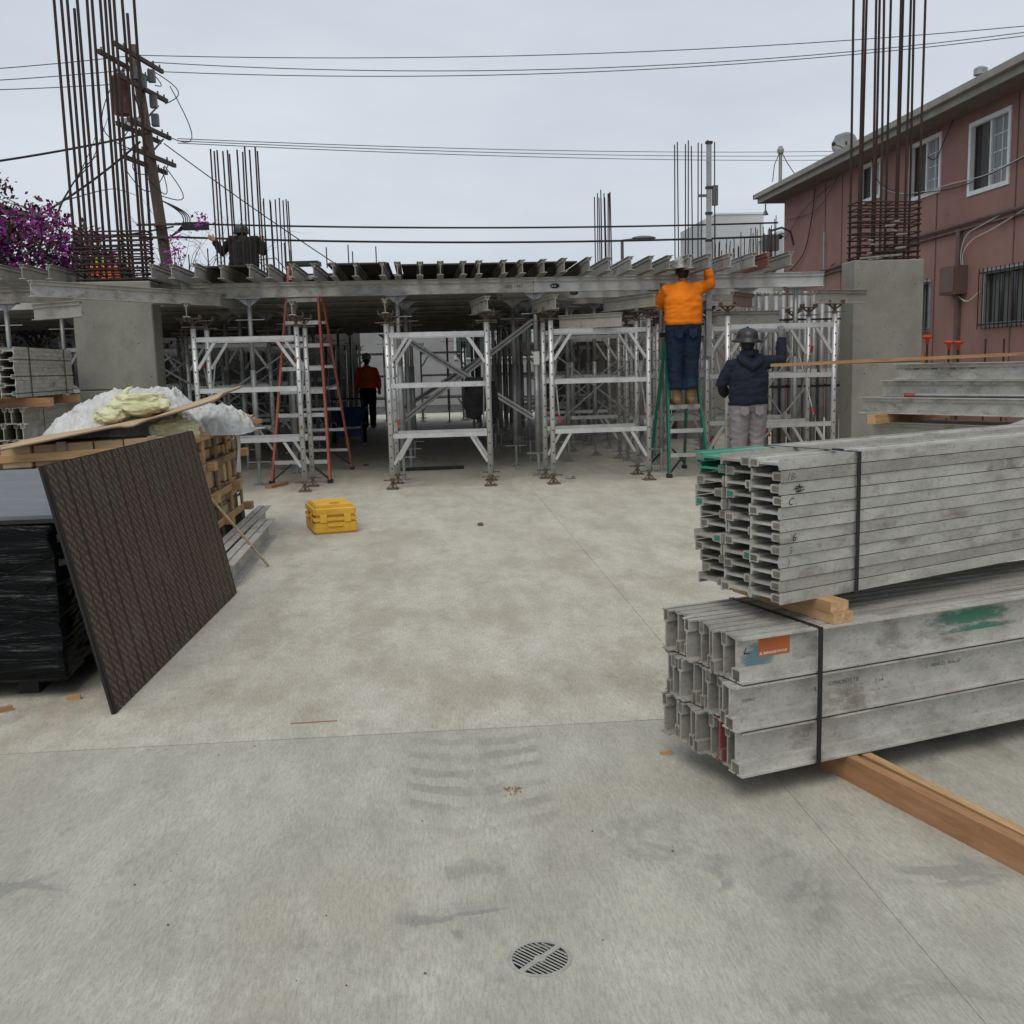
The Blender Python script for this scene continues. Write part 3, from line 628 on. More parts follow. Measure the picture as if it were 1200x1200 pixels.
for k in range(4): loop(pz(6.2)+Vector((.15, -.15, 0)), pz(5.2)+Vector((.2, -.15, 0)), 0, .5+.06*k, .016)
g.obj('jumper_wire', cable_m, t, True)
g = MB(); g.box(.16, .20, -.25, -.15, 4.65, 4.85, 0, Matrix.Translation(pz(5.6)-Vector((.3, -.05, 4.85)))); g.obj('pole_tag', white_paint, t)
g = MB(); g.box(-.16, .16, -.30, -.16, 3.7, 4.5, 0, Matrix.Translation(pz(4.1)-Vector((0, 0, 4.1)))); g.obj('splice_case', street_light, t)
for z in (5.55, 5.2):
    g = MB(); c = pz(z); g.bar(c+Vector((-.6, -.2, 0)), c+Vector((.6, -.2, 0)), .06, .06); g.obj('side_arm', pole_wood, t)
def wire(name, label, a, b_, sag, r, m, group=None, n=24):
    a, b_ = Vector(a), Vector(b_); g = MB()
    g.path([a+(b_-a)*k/n-Vector((0, 0, sag*4*(k/n)*(1-k/n))) for k in range(n+1)], r, 5)
    return tag(g.obj(name, m), label, 'cable', group)
top = pz(10.08)+PO
for w, A_, B_, D_, S_ in (('uppermost', (-7.59, 30, 10.05), (16.36, 28, 10.05), 2.54, 1.237), ('middle', (-7.26, 30, 9.87), (16.36, 28, 9.87), 3.945, 1.961), ('lowest', (-6.94, 30, 9.62), (16.37, 28, 9.62), 3.724, 1.684)):
    A_, B_ = Vector(A_), Vector(B_); wire('power_line', f'{w} of three thin power lines running right from the top of utility pole', A_, A_+(B_-A_)*1.9+Vector((0, 0, D_)), S_, .012, wire_m, 'overhead wires', 40)
for k, (w, A_, B_) in enumerate((('uppermost', (-7.5, 29.8, 10.0), (-10.47, 28, 9.11)), ('middle', (-7.5, 30, 9.7), (-10.49, 28, 8.83)), ('lowest', (-7.5, 30.2, 9.4), (-10.51, 28, 8.60)))):
    A_, B_ = Vector(A_), Vector(B_); wire('power_line', f'{w} power line leaving the pole top towards the left edge', A_, A_+(B_-A_)*7+Vector((0, 0, 3.5)), .9, .012, wire_m, 'overhead wires')
for k, w in enumerate(('upper', 'middle', 'lower')):
    wire('service_line', f'{w} faint line running far right from the lower crossarms', (-6.75, 30.4, 7.95-.06*k), (31.5, 52.3, 11.98-.25*k), .38, .012, wire_m, 'overhead wires')
wire('telephone_cable', 'upper thick black cable strung low across behind the deck', (-6.886, 30, 5.60), (10.3, 30, 5.36), .13, .027, cable_m, 'overhead wires')
wire('telephone_cable', 'lower thick black cable strung low across behind the deck', (-6.91, 30, 5.23), (10.3, 30, 4.98), .16, .031, cable_m, 'overhead wires')
wire('telephone_cable', 'black cable from the left edge up to the lower crossarm', (-7.2, 29.2, 7.85), (-19, 23.5, 5.6), .45, .03, cable_m, 'overhead wires')
wire('telephone_cable', 'black cable falling from the pole into the purple bougainvillea', (-7.3, 28.6, 7.5), (-10.06, 28, 5.46), .12, .03, cable_m, 'overhead wires')
wire('guy_wire', 'thin guy wire slanting down right from the pole behind the deck', (-7.1, 30.3, 7.8), (-1.6, 30, 3.8), .08, .016, cable_m, 'overhead wires')
wire('telephone_cable', 'short cable crossing behind the left rebar to the pole', (-6.9, 29.9, 5.5), (-12, 28, 4.75), .12, .025, cable_m, 'overhead wires')
g = MB(); g.box(-.35, .35, -.08, .08, -.16, .05); tag(g.obj('splice_box', cable_m, loc=(-6.3, 29.9, 5.56)), 'dark splice box hanging on upper black cable beside the pole', 'cable box')

# ------------------------------------------------------------------ bougainvillea
t = thing('bougainvillea', 'purple flowering bougainvillea spilling over at left beside small house', 'plant', (-8.2, 22.5, -.15))
rnd = random.Random(11); b = MB()
tips = []
def branch(p, d, l, r, depth):
    pts = [p]; q = Vector(p); d = Vector(d).normalized()
    for i in range(6):
        d = (d+Vector((rnd.gauss(0, .16), rnd.gauss(0, .16), rnd.gauss(0, .12)))).normalized(); q = q+d*l/6; pts.append(q.copy())
    b.path(pts, [r*(1-.11*i) for i in range(7)], 5)
    for i in range(2, 7): tips.append((pts[i], depth))
    if depth:
        for k in range(3): branch(pts[rnd.randint(3, 6)], d+Vector((rnd.gauss(0, .7), rnd.gauss(0, .7), rnd.gauss(.0, .5))), l*.62, r*.5, depth-1)
for a, bb_ in ((-.45, .6), (.1, .9), (.45, .7), (.75, .6), (-.1, 1.0), (.85, .3)): branch((rnd.uniform(-.3, .3), rnd.uniform(-.2, .2), 0), (a, rnd.uniform(-.2, .2), 1.25*bb_+.5), 3.9*bb_+.7, .06, 2)
b.obj('stem', stem_m, t)
def leaves(name, m, n, cl, sz, par, spread=.3):
    g = MB()
    for k in range(n):
        c = rnd.choice(cl); p = c+Vector((rnd.gauss(0, spread), rnd.gauss(0, spread), rnd.gauss(0, spread*.8)))
        a = Vector((rnd.gauss(0, 1), rnd.gauss(0, 1), rnd.gauss(0, 1))).normalized(); w = a.orthogonal().normalized(); s = sz*rnd.uniform(.6, 1.4)
        g.add([p-a*s, p+w*s*.6, p+a*s, p-w*s*.6], [(0, 1, 2, 3)])
    return tag(g.obj(name, m, par), kind='stuff')
cents = []
for k in range(75):
    x = rnd.uniform(-1.7, 1.6); top_ = 4.85-.62*max(0, x-.1)-.1*max(0, -x-.6); cents.append(Vector((x, rnd.gauss(0, .4), rnd.uniform(2.7, top_))))
leaves('foliage', leaf_m, 4200, cents, .055, t, .28)
leaves('dark_bracts', flower_d, 1300, [c for c in cents if c.x > -.2] or cents, .05, t, .26)
cc = rnd.sample(cents, 26)
leaves('blossom', flower_m, 5200, cc, .055, t, .24)
leaves('spray', flower_d, 700, [Vector((-.75, 0, 5.65)), Vector((-.5, 0, 5.5)), Vector((-.2, 0, 4.9)), Vector((.6, 0, 4.8)), Vector((1.1, 0, 4.5)), Vector((1.6, .2, 4.0)), Vector((1.9, 0, 3.7)), Vector((.3, 0, 5.0))], .05, t, .16)
t = thing('pole_vine', 'thin leafless vine with few magenta blossoms climbing the utility pole', 'plant', (-6.7, 29.4, -.15))
b = MB(); tips = []
for k in range(9): branch((rnd.uniform(-.2, .2), 0, 2.9), (rnd.uniform(-.5, 1.1), rnd.uniform(-.2, .2), 1), rnd.uniform(1.6, 3.0), .016, 2)
for k in range(5):
    x = .5+.6*k; b.path([(x*.5, 0, 3.6+.25*k), (x*.9, 0, 4.7), (x*1.1+.3, .1, 4.4-.2*k), (x*1.1+.5, .1, 3.2)], .014, 4)
b.path([(.3, 0, 2.2), (.3, 0, 0)], .05, 6)
b.obj('stem', stem_m, t); leaves('blossom', flower_m, 170, [Vector((-.1, 0, 5.15)), Vector((-.05, -.1, 4.85)), Vector((-.2, 0, 4.6)), Vector((.7, 0, 5.75))], .05, t, .14)

# ------------------------------------------------------------------ aluminium beams
def beam_profile(h, w, bx, bd, t=.006, groove=True):
    groove = w > .045; so = .0065 if w > .045 else .004
    a = w/2; k = bx/2; ki = k-.004
    R = [(a, 0), (a, t), (.004, t+.006), (.004, h-bd-.004), (k, h-bd), (k, h-t), (a, h-t), (a, h), (so, h), (so, h-.0045), (ki, h-.0045), (ki, h-bd+.005)]
    if w < .0395: R = R[:8]
    Lf = [(-y, z) for y, z in reversed(R)]
    bot = [(-.0055, 0), (-.0055, .0038), (.0055, .0038), (.0055, 0)] if groove else []
    return bot+R+Lf
BM = {}
def beam_meshes(L_, h=.155, w=.080, bx=.042, bd=.042, m=None, wm=None, inset=.002):
    key = (round(L_, 3), h, w, bx, m.name, wm.name if wm else '')
    if key in BM: return BM[key]
    g = MB(); g.prism(beam_profile(h, w, bx, bd), 0, L_); me = g.mesh('aluminium_beam', m)
    n = MB(); ki = bx/2-.0045
    if w < .0395: n.box(-.0012, .004, -ki, ki, h-bd+.006, h-.007)
    else: n.box(inset, L_-inset, -ki+.0005, ki-.0005, h-bd+.0055, h-.0052)
    nm = n.mesh('nailer_strip', wm or wood_grey)
    BM[key] = (me, nm, h); return BM[key]
def beam(label, p, yaw, L_, roll=0, m=None, group=None, cat='beam', name='aluminium_beam', flip=False, pitch=0, wm=None, **k):
    """origin: centre of the section at the start end; roll about the length; flip = nailer down"""
    me, nm, h = beam_meshes(L_, m=m or beam_alu, wm=wm, **k)
    o = bpy.data.objects.new(name, me); COL.objects.link(o)
    o.matrix_world = Matrix.Translation(Vector(p)) @ Matrix.Rotation(yaw, 4, 'Z') @ Matrix.Rotation(pitch, 4, 'Y') @ Matrix.Rotation(roll+(PI if flip else 0), 4, 'X') @ Matrix.Translation((0, 0, -h/2))
    tag(o, label, cat, group); put('nailer_strip', nm, o); return o

# lower bundle: 3 rows x 8 upright beams on timbers
LA = math.radians(18.2); LP = Vector((.974, 3.126, 0)); ld = Vector((math.cos(LA), math.sin(LA), 0)); ln = Vector((-math.sin(LA), math.cos(LA), 0))
rnd = random.Random(5)
rown = ['bottom', 'middle', 'top']; hB = .155
mark_beams = {}
green_ov = None
for r in range(3):
    for c in range(9):
        off = rnd.uniform(-.012, .022)
        if c == 0: off = [0.0, -.025, .0][r]
        p = LP+ln*(.040+(c*.0525+.0145 if c else 0))+ld*(off)+Vector((0, 0, .09+hB/2-.001+r*.1585))
        side = 'side face nearest the camera' if c == 0 else 'far side' if c == 7 else ''
        if c == 0: lab = {0: 'outermost front beam in the bottom row of the lower strapped aluminium bundle', 1: 'outermost front beam with faded print, middle row of the lower strapped bundle', 2: 'outermost top front beam with orange sticker on the lower strapped bundle'}[r]
        elif c == 8: lab = f'innermost far left beam in the {rown[r]} row of the lower strapped bundle'
        elif (r, c) == (0, 2): lab = 'red painted beam end in the bottom row of the lower strapped bundle'
        else: lab = f'{ORD[c+1]} beam back from the front face, {rown[r]} row of the lower strapped bundle'
        mm = beam_alu if c == 0 or rnd.random() < .2 else beam_dark  # inner beams mostly darker: shade between the beams put into their colour
        if (r, c) == (0, 2): mm = mat('red_sprayed_aluminium', (.34, .05, .065), (.22, .11, .10), 9, .6)
        fl = c in ((0, 2, 3, 6, 7), (0, 1, 4, 5, 8), (0, 2, 4, 5, 7))[2-r]
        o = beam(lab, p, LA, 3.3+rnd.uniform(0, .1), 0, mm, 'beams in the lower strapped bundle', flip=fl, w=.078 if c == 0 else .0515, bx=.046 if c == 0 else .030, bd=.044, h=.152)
        mark_beams[(r, c)] = o
# prints on the front beams (flat marks on the web, in the beam's own frame)
def mark(par, me, name, x, z, m=None, y=-.0048, s=1.0, flipz=True, label=None, rot=0):
    o = put(name, me, par)
    M = Matrix.Translation((x, 0, 0))
    return o
def web_mark(par, verts_mesh, wx, wz, name, label=None, dy=-.0054):
    """place a flat x-z mark (mesh drawn in xy) on the camera side of beam 'par' at distance wx from its end, height wz above beam centre"""
    o = put(name, verts_mesh); M = par.matrix_world; h = hB
    base = M.translation; d = M.to_3x3() @ Vector((1, 0, 0)); ctr = M @ Vector((0, 0, h/2))
    nrm = Vector((d.y, -d.x, 0)).normalized()
    X = d.normalized(); Z = Vector((0, 0, 1)); Y = -nrm
    pos = ctr+X*wx+Z*wz+nrm*abs(dy)
    mw = Matrix(((X.x, Z.x, nrm.x, pos.x), (X.y, Z.y, nrm.y, pos.y), (X.z, Z.z, nrm.z, pos.z), (0, 0, 0, 1)))
    o.parent = par; o.matrix_parent_inverse = par.matrix_world.inverted(); o.matrix_world = mw
    if label: o['label'] = label
    return o
def quad_mesh(w, h, m, name): g = MB(); g.add([(0, 0, 0), (w, 0, 0), (w, h, 0), (0, h, 0)], [(0, 1, 2, 3)]); return g.mesh(name, m)
def blob_mesh(w, h, m, name, seed, n=26):
    r_ = random.Random(seed); g = MB(); ph = [r_.uniform(0, 6.28) for _ in range(4)]
    pts = [(w/2+w/2*math.cos(t)*(1+.12*math.sin(5*t+ph[0])+.1*math.sin(9*t+ph[1])), h/2+h/2*math.sin(t)*(1+.14*math.sin(4*t+ph[2])+.1*math.sin(11*t+ph[3])), 0) for t in [2*PI*k/n for k in range(n)]]
    g.add(pts, [tuple(range(n))]); return g.mesh(name, m)
def stroke_mesh(pts, wdt, m, name):
    g = MB()
    for a, b_ in zip(pts[:-1], pts[1:]):
        a, b_ = Vector((*a, 0)), Vector((*b_, 0)); d = (b_-a).normalized(); n_ = Vector((-d.y, d.x, 0))*wdt/2; a = a-d*wdt*.3; b_ = b_+d*wdt*.3
        g.add([a-n_, b_-n_, b_+n_, a+n_], [(0, 1, 2, 3)])
    return g.mesh(name, m)
bo = mark_beams[(2, 0)]
web_mark(bo, quad_mesh(.15, .13, paint_blue, 'paint_patch'), .002, -.070, 'paint_patch', None, -.0047)
web_mark(bo, quad_mesh(.125, .064, sticker_or, 'sticker'), .085, -.002, 'sticker', 'worn orange sticker with white lettering', -.0050)
tm = text_mesh('EL BARGOES\u00b7FVVVVP', .0118, sticker_wh, 'lettering', .1, .0003)
web_mark(bo, tm, .0885, .006, 'lettering', None, -.0056)
web_mark(bo, stroke_mesh([(.012, .03), (.004, .012), (.026, .012)], .0035, ink, 'marker_stroke'), .024, .006, 'marker_stroke', None, -.0054)
web_mark(bo, quad_mesh(.50, .085, paint_green, 'paint_patch'), .76, -.014, 'paint_patch', 'green overspray patch', -.0047)
web_mark(bo, quad_mesh(.40, .05, spray('green_spray_low', (.06, .22, .15), .4, .05), 'paint_patch'), .86, -.048, 'paint_patch', None, -.0047)
bm_ = mark_beams[(1, 0)]
web_mark(bm_, text_mesh('CONCRETE TIE', .019, fadedink, 'lettering', 0, 0), .40, .018, 'lettering')
web_mark(bm_, text_mesh('2 1/4', .018, fadedink, 'lettering', .2, 0), .60, .0, 'lettering')
web_mark(bm_, text_mesh('COM-C', .016, fadedink, 'lettering', .2, 0), .045, .012, 'lettering')
web_mark(bm_, text_mesh('/ B,', .02, fadedink, 'lettering', .2, 0), .325, .008, 'lettering')
web_mark(bm_, text_mesh('C   NEVE-Z2   B,nec 67', .017, fadedink, 'lettering', 0, 0), .83, .02, 'lettering')
bl = mark_beams[(0, 0)]
web_mark(bl, text_mesh("i  ,5", .016, fadedink, 'lettering', .2, 0), .27, .012, 'lettering')

# upper bundle: 3 columns x 6 beams lying on their sides
UA = math.radians(26); UP = Vector((1.142, 3.258, 0)); ud = Vector((math.cos(UA), math.sin(UA), 0)); un = Vector((-math.sin(UA), math.cos(UA), 0))
def green_end():
    m = beam_alu.copy(); m.name = 'green_sprayed_end'; nt = m.node_tree; L = nt.links.new; b = nt.nodes['Principled BSDF']
    src = b.inputs['Base Color'].links[0].from_socket; tc = N('ShaderNodeTexCoord', nt); sp = N('ShaderNodeSeparateXYZ', nt); L(tc.outputs['Object'], sp.inputs[0])
    nz = N('ShaderNodeTexNoise', nt, Scale=18, Detail=5); L(tc.outputs['Object'], nz.inputs['Vector'])
    ad = N('ShaderNodeMath', nt, operation='MULTIPLY_ADD'); ad.inputs[1].default_value = .25; L(nz.outputs[0], ad.inputs[0]); L(sp.outputs[0], ad.inputs[2])
    mr = N('ShaderNodeMapRange', nt); mr.inputs['From Min'].default_value = .52; mr.inputs['From Max'].default_value = .26; L(ad.outputs[0], mr.inputs[0])
    mx = N('ShaderNodeMixRGB', nt); mx.inputs[2].default_value = (.07, .30, .20, 1); L(mr.outputs[0], mx.inputs[0]); L(src, mx.inputs[1]); L(mx.outputs[0], b.inputs['Base Color']); return m
coln = ['front', 'middle', 'back']; up_beams = {}
rnd = random.Random(9); hU = .145
for c in range(3):
    for r in range(12):
        rowy = .632+.0208+r*.0411
        off = rnd.uniform(-.012, .03)+(.0 if c == 0 else .01*c)
        if c == 0: off = rnd.uniform(-.003, .006)
        inn = (.0045 if r % 2 else 0) if c == 0 else 0
        p = UP+un*(hU/2+.002+c*.152+inn)+ud*off+Vector((0, 0, rowy))
        lvl = {0: 'lowest', 11: 'topmost'}.get(r, ORD[12-r]+' from top')
        lab = f'{lvl} beam in the {coln[c]} column of the upper strapped aluminium bundle'
        wm = nail_green if (c, r) in ((2, 4), (1, 8), (2, 7), (1, 3)) else wood_grey
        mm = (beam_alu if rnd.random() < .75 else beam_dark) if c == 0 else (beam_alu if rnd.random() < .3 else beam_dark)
        if (c, r) in ((2, 11), (2, 10)): mm = bpy.data.materials.get('green_sprayed_end') or green_end(); lab = ('topmost' if r == 11 else 'second from top') + ' green sprayed beam in the back column of the upper strapped bundle'
        fl = (r+c) % 2 == 0
        if c == 0 and r in (1, 5, 9): fl = not fl
        o = beam(lab, p, UA, 3.2+rnd.uniform(0, .08), PI/2 if fl else -PI/2, mm, 'beams in the upper strapped bundle', h=hU, w=.0384, bx=.028, bd=.042, wm=wm)
        up_beams[(c, r)] = o
def flange_mark(c, r, me, wx, wz, name):
    o = put(name, me); X = ud; Z = Vector((0, 0, 1)); nrm = -un; par = up_beams[(c, r)]
    pos = UP+un*.002+ud*wx+Vector((0, 0, .632+r*.0411+wz))+nrm*.0006
    o.parent = par; o.matrix_parent_inverse = par.matrix_world.inverted()
    o.matrix_world = Matrix(((X.x, Z.x, nrm.x, pos.x), (X.y, Z.y, nrm.y, pos.y), (X.z, Z.z, nrm.z, pos.z), (0, 0, 0, 1)))
flange_mark(0, 10, text_mesh('18-', .034, fadedink, 'marker_number', .3), .02, .008, 'marker_number')
flange_mark(0, 9, stroke_mesh([(0, .012), (.045, .016), (.01, .02), (.012, .002), (.03, .006), (.026, .026), (.018, .0), (.05, .008)], .003, ink, 'marker_scribble'), .055, .006, 'marker_scribble')
flange_mark(0, 8, text_mesh('C .', .034, ink, 'marker_number', .3), .028, .007, 'marker_number')
flange_mark(0, 5, text_mesh('6', .038, ink, 'marker_number', .2), .05, .006, 'marker_number')
flange_mark(0, 4, text_mesh('5', .034, fadedink, 'marker_number', .2), .035, .006, 'marker_number')
flange_mark(0, 3, text_mesh(')', .032, fadedink, 'marker_number', .2), .03, .010, 'marker_number')
# straps
def strap(label, pts, wdt, along, group='black bundle straps', th=.0012):
    """closed band through the corner points, width measured along the bundle"""
    g = MB(); n = len(pts); al = Vector(along)*wdt/2; ctr = sum((Vector(p) for p in pts), Vector())/n
    vs = []
    for p in pts:
        p = Vector(p); o_ = (p-ctr).normalized()*th*2; vs += [p-al, p+al, p+al+o_, p-al+o_]
    fs = []
    for i in range(n):
        j = (i+1) % n; a, c = 4*i, 4*j
        fs += [(a, a+1, c+1, c), (a+1, a+2, c+2, c+1), (a+2, a+3, c+3, c+2), (a+3, a, c, c+3)]
    g.add(vs, fs); return tag(g.obj('bundle_strap', black_strap), label, 'strap', group)
Z = lambda z: Vector((0, 0, z))
s0 = LP+ld*.305
e = .0035
strap('black steel strap round the near end of the lower beam bundle', [s0-ln*e+Z(.087), s0-ln*(e)+Z(.09+.155), s0-ln*e+Z(.40), s0-ln*e+Z(.5605), s0+ln*.505+Z(.5605), s0+ln*.505+Z(.087)], .019, ld)
s0 = LP+ld*2.6
strap('black steel strap round the far end of the lower beam bundle', [s0-ln*e+Z(.087), s0-ln*e+Z(.5605), s0+ln*.505+Z(.5605), s0+ln*.505+Z(.087)], .019, ld)
for r_, zz_ in ((1, .2428), (2, .4013)):
    for k_, dd_ in enumerate((.5, 2.4)):
        g = MB(); g.bar(LP+ld*dd_+ln*.03+Z(zz_+.0027), LP+ld*dd_+ln*.46+Z(zz_+.0027), .04, .005); tag(g.obj('spacer_strip', black_strap), f'thin black spacer strip {"under the middle" if r_ == 1 else "under the top"} row of the lower bundle, {"near" if k_ == 0 else "far"} end', 'spacer', 'spacer strips in the lower bundle')
for o_, w_ in ((.36, 'near'), (2.5, 'far')):
    s0 = UP+ud*o_
    strap(f'black steel strap round the {w_} end of the upper beam bundle', [s0-un*.004+Z(.629), s0-un*.004+Z(1.1235), s0+un*.458+Z(1.1235), s0+un*.458+Z(.629)], .018, ud)
    g = MB(); g.bar(s0+un*.06+Z(1.1285)-ud*.02, s0+un*.10+Z(1.1285)-ud*.005, .022, .006); tag(g.obj('strap_seal', black_strap), f'crimped metal seal on the {w_} strap of upper bundle', 'strap seal')
# timber between and beneath
def lumber(label, a, b_, w, h, m=wood, group=None, name='lumber'):
    a, b_ = Vector(a), Vector(b_); d = (b_-a); g = MB(); g.box(0, d.length, -w/2, w/2, -h/2, h/2)
    g.m[2:] = g.m[2:]
    for i, fc in enumerate(g.f):
        if i in (3, 5): g.m[i] = 1
    me = g.mesh(name, [m, wood_end]); o = put(name, me)
    x = d.normalized(); y = Vector((0, 0, 1)).cross(x).normalized(); z = x.cross(y)
    o.matrix_world = Matrix(((x.x, y.x, z.x, a.x), (x.y, y.y, z.y, a.y), (x.z, y.z, z.z, a.z), (0, 0, 0, 1)))
    return tag(o, label, 'lumber', group)
b0 = Vector((1.362, 3.268, 0))
lumber('lower of two pale wood blocks between the upper and lower beam bundles', b0+Z(.5600+.0185), b0+ln*.58+Z(.5600+.0185), .082, .036, wood)
b1 = b0+ln*.012-ld*.006
lumber('upper of two wood blocks between the beam bundles, with reddish end grain', b1+Z(.5600+.0555), b1+ln*.56+Z(.5600+.0555), .075, .036, wood)
b2 = LP+ld*2.4-ln*.05
lumber('pale wood block under the hidden far end of upper bundle', b2+Z(.5600+.037), b2+ln*1.1+Z(.5600+.037), .09, .073, wood)
q0, q1 = Vector((1.652, 2.50, .044)), Vector((1.235, 3.80, .044))
lumber('near reddish timber on edge carrying the lower beam bundle', q0, q1, .040, .088, wood_red)
lumber('far pale timber on edge lying close beside the reddish one', q0+Vector((.064, -.03, -.001)), q1+Vector((.066, .02, -.001)), .036, .086, wood)
lumber('timber carrying the hidden far end of lower beam bundle', LP+ld*2.5-ln*.2+Z(.044), LP+ld*2.5+ln*.75+Z(.044), .09, .088, wood_red)

# ------------------------------------------------------------------ shoring frames
def leg_mesh(h=1.84):
    g = MB(); g.tube((0, 0, .13), (0, 0, .13+h), .031, 12)
    for k in range(13):
        z = .25+k*.135
        g.add([(.009*math.cos(t), -.0315, z+.011*math.sin(t)) for t in [2*PI*i/6 for i in range(6)]], [tuple(range(6))], 1)
    return g.mesh('leg', [frame_alu, hole_m], True)
LEG = leg_mesh()
def jack_mesh(m):
    g = MB(); g.tube((0, 0, .012), (0, 0, .135), .018, 8); g.box(-.075, .075, -.075, .075, 0, .012); g.tube((0, 0, .095), (0, 0, .125), .034, 8); g.bar((-.11, 0, .11), (.11, 0, .11), .018, .014)
    for a in (-1, 1): g.bar((a*.06, 0, .013), (a*.016, 0, .07), .012, .012)
    return g.mesh('base_jack', m)
JACKS = [jack_mesh(rustjack), jack_mesh(galv)]
def head_mesh():
    g = MB(); g.tube((0, 0, 1.97), (0, 0, 2.08), .018, 8); g.tube((0, 0, 1.975), (0, 0, 2.0), .036, 8); g.bar((-.13, 0, 1.99), (.13, 0, 1.99), .016, .012)
    g.box(-.09, .09, -.09, .09, 2.08, 2.09)
    for a in (-1, 1):
        g.box(a*.088-.004, a*.088+.004, -.08, .08, 2.09, 2.13); g.bar((a*.08, 0, 2.08), (a*.016, 0, 2.03), .05, .01)
    return g.mesh('head_jack', rustjack)
HEAD = head_mesh()
FR = {}
def frame_parts(w):
    w = round(w, 2)
    if w in FR: return FR[w]
    res = []
    for z in (.64, 1.24, 1.84):
        g = MB(); g.box(.030, w-.030, -.024, .024, z-.027, z+.027); res.append(('rail', g.mesh('rail', frame_alu)))
    for x0, z0, x1, z1 in ((.03, 1.50, .24, 1.815), (w-.03, 1.50, w-.24, 1.815), (.03, .30, .22, .613), (w-.03, .30, w-.22, .613)):
        g = MB(); g.bar((x0, 0, z0), (x1, 0, z1), .034, .034, 0, (0, 1, 0)); res.append(('brace', g.mesh('brace', frame_alu)))
    FR[w] = res; return res
FGROUP = 'aluminium shoring frames under the deck'
def frame(label, x, y, w=1.19, rz=0, head=True, z=0, jm=0, group=FGROUP, simple=False):
    t = thing('shoring_frame', label, 'shoring frame', (x, y, z), rz, group)
    for xx in (0, w):
        put('leg', LEG, t, (xx, 0, 0)); put('base_jack', JACKS[jm], t, (xx, 0, 0))
        if head: put('head_jack', HEAD, t, (xx, 0, 0))
    for nm, me in frame_parts(w): put(nm, me, t)
    return t
frame('left front shoring frame standing beside the tall orange stepladder', -2.735, 12.45, 1.19, .03)
frame('rear shoring frame close behind the left front one by the orange ladder', -2.70, 13.02, 1.19, .0)
frame('middle front shoring frame standing alone before the open bay', -.485, 12.42, 1.19, 0)
frame('rear shoring frame close behind the middle front one', -.44, 13.0, 1.19, .01)
frame('right front shoring frame left of the green stepladder', 1.475, 12.38, 1.20, .055)
frame('rear shoring frame close behind the right front one', 1.45, 13.02, 1.22, .09)
frame('shoring frame behind the worker in navy sweatshirt', 3.60, 12.25, 1.34, .03)
frame('rear shoring frame between navy sweatshirt worker and stored posts', 3.55, 13.0, 1.34, .02)
# red grips on the locking pins of the front towers
def tower_brace(label, a, b_, r=.010, m=galv, grip=True, group='thin cross braces of the shoring towers'):
    a, b_ = Vector(a), Vector(b_); o = thing('cross_brace', label, 'brace', a, 0, group)
    g = MB(); g.tube((0, 0, 0), b_-a, r, 6); g.obj('tube', m, o)
    if grip:
        g = MB(); d = (b_-a).normalized(); g.tube(d*.01, d*.10, .016, 6); g.obj('grip', red_pl, o)
    return o
k = 0
for (x, w_) in ((-2.7, 'left tower'), (-.46, 'middle tower'), (1.5, 'right tower'), (3.6, 'tower behind navy worker')):
    for dx, s_ in ((.05, 'left'), (1.13, 'right')):
        tower_brace(f'short brace sloping back on {s_} side of the {w_}, red grip up', (x+dx, 12.45, 1.6), (x+dx, 13.02, .7))
        tower_brace(f'short brace crossing it on {s_} side of the {w_}, red grip low', (x+dx+.025, 12.45, .75), (x+dx+.025, 13.02, 1.55))

# I-beam stubs on the head jacks
def stub(label, x, y, z, yaw, L_, m=beam_dark): return beam(label, (x, y, z+.0825), yaw, L_, 0, m, 'short header beams on the shoring frames', h=.165, w=.085, name='header_beam')
HN = PI/2
stub('header stub on left leg of the left front frame, end towards us', -2.72, 12.1, 2.09, HN+.22, 1.1)
stub('header stub on right leg of left front frame, behind the orange ladder', -1.55, 12.2, 2.09, HN+.08, 1.1)
stub('header stub on left leg of the middle front frame', -.48, 12.2, 2.09, HN+.03, 1.1)
stub('header stub on right leg of the middle front frame', .71, 12.1, 2.09, HN+.12, 1.15)
stub('header stub on left leg of the right front frame', 1.50, 12.05, 2.09, HN+.13, 1.2)
stub('header stub on right leg of the right front frame', 2.66, 12.0, 2.09, HN+.35, 1.2)
stub('loose short beam lying slantwise across top rail of right front frame', 2.30, 12.18, 1.872, PI-.65, .85)
stub('brownish header stub beside shoulder of the orange shirted worker', 3.64, 12.2, 2.09, .95, .75, mat('rust_stained_aluminium', (.27, .20, .165), (.19, .14, .115), 6, .7, .1))
stub('long header beam above hard hat of navy sweatshirt worker', 3.55, 13.05, 1.90, .10, 1.0)
stub('header beam on right leg of the frame beside the right pier', 4.63, 12.15, 2.09, .42, .85)

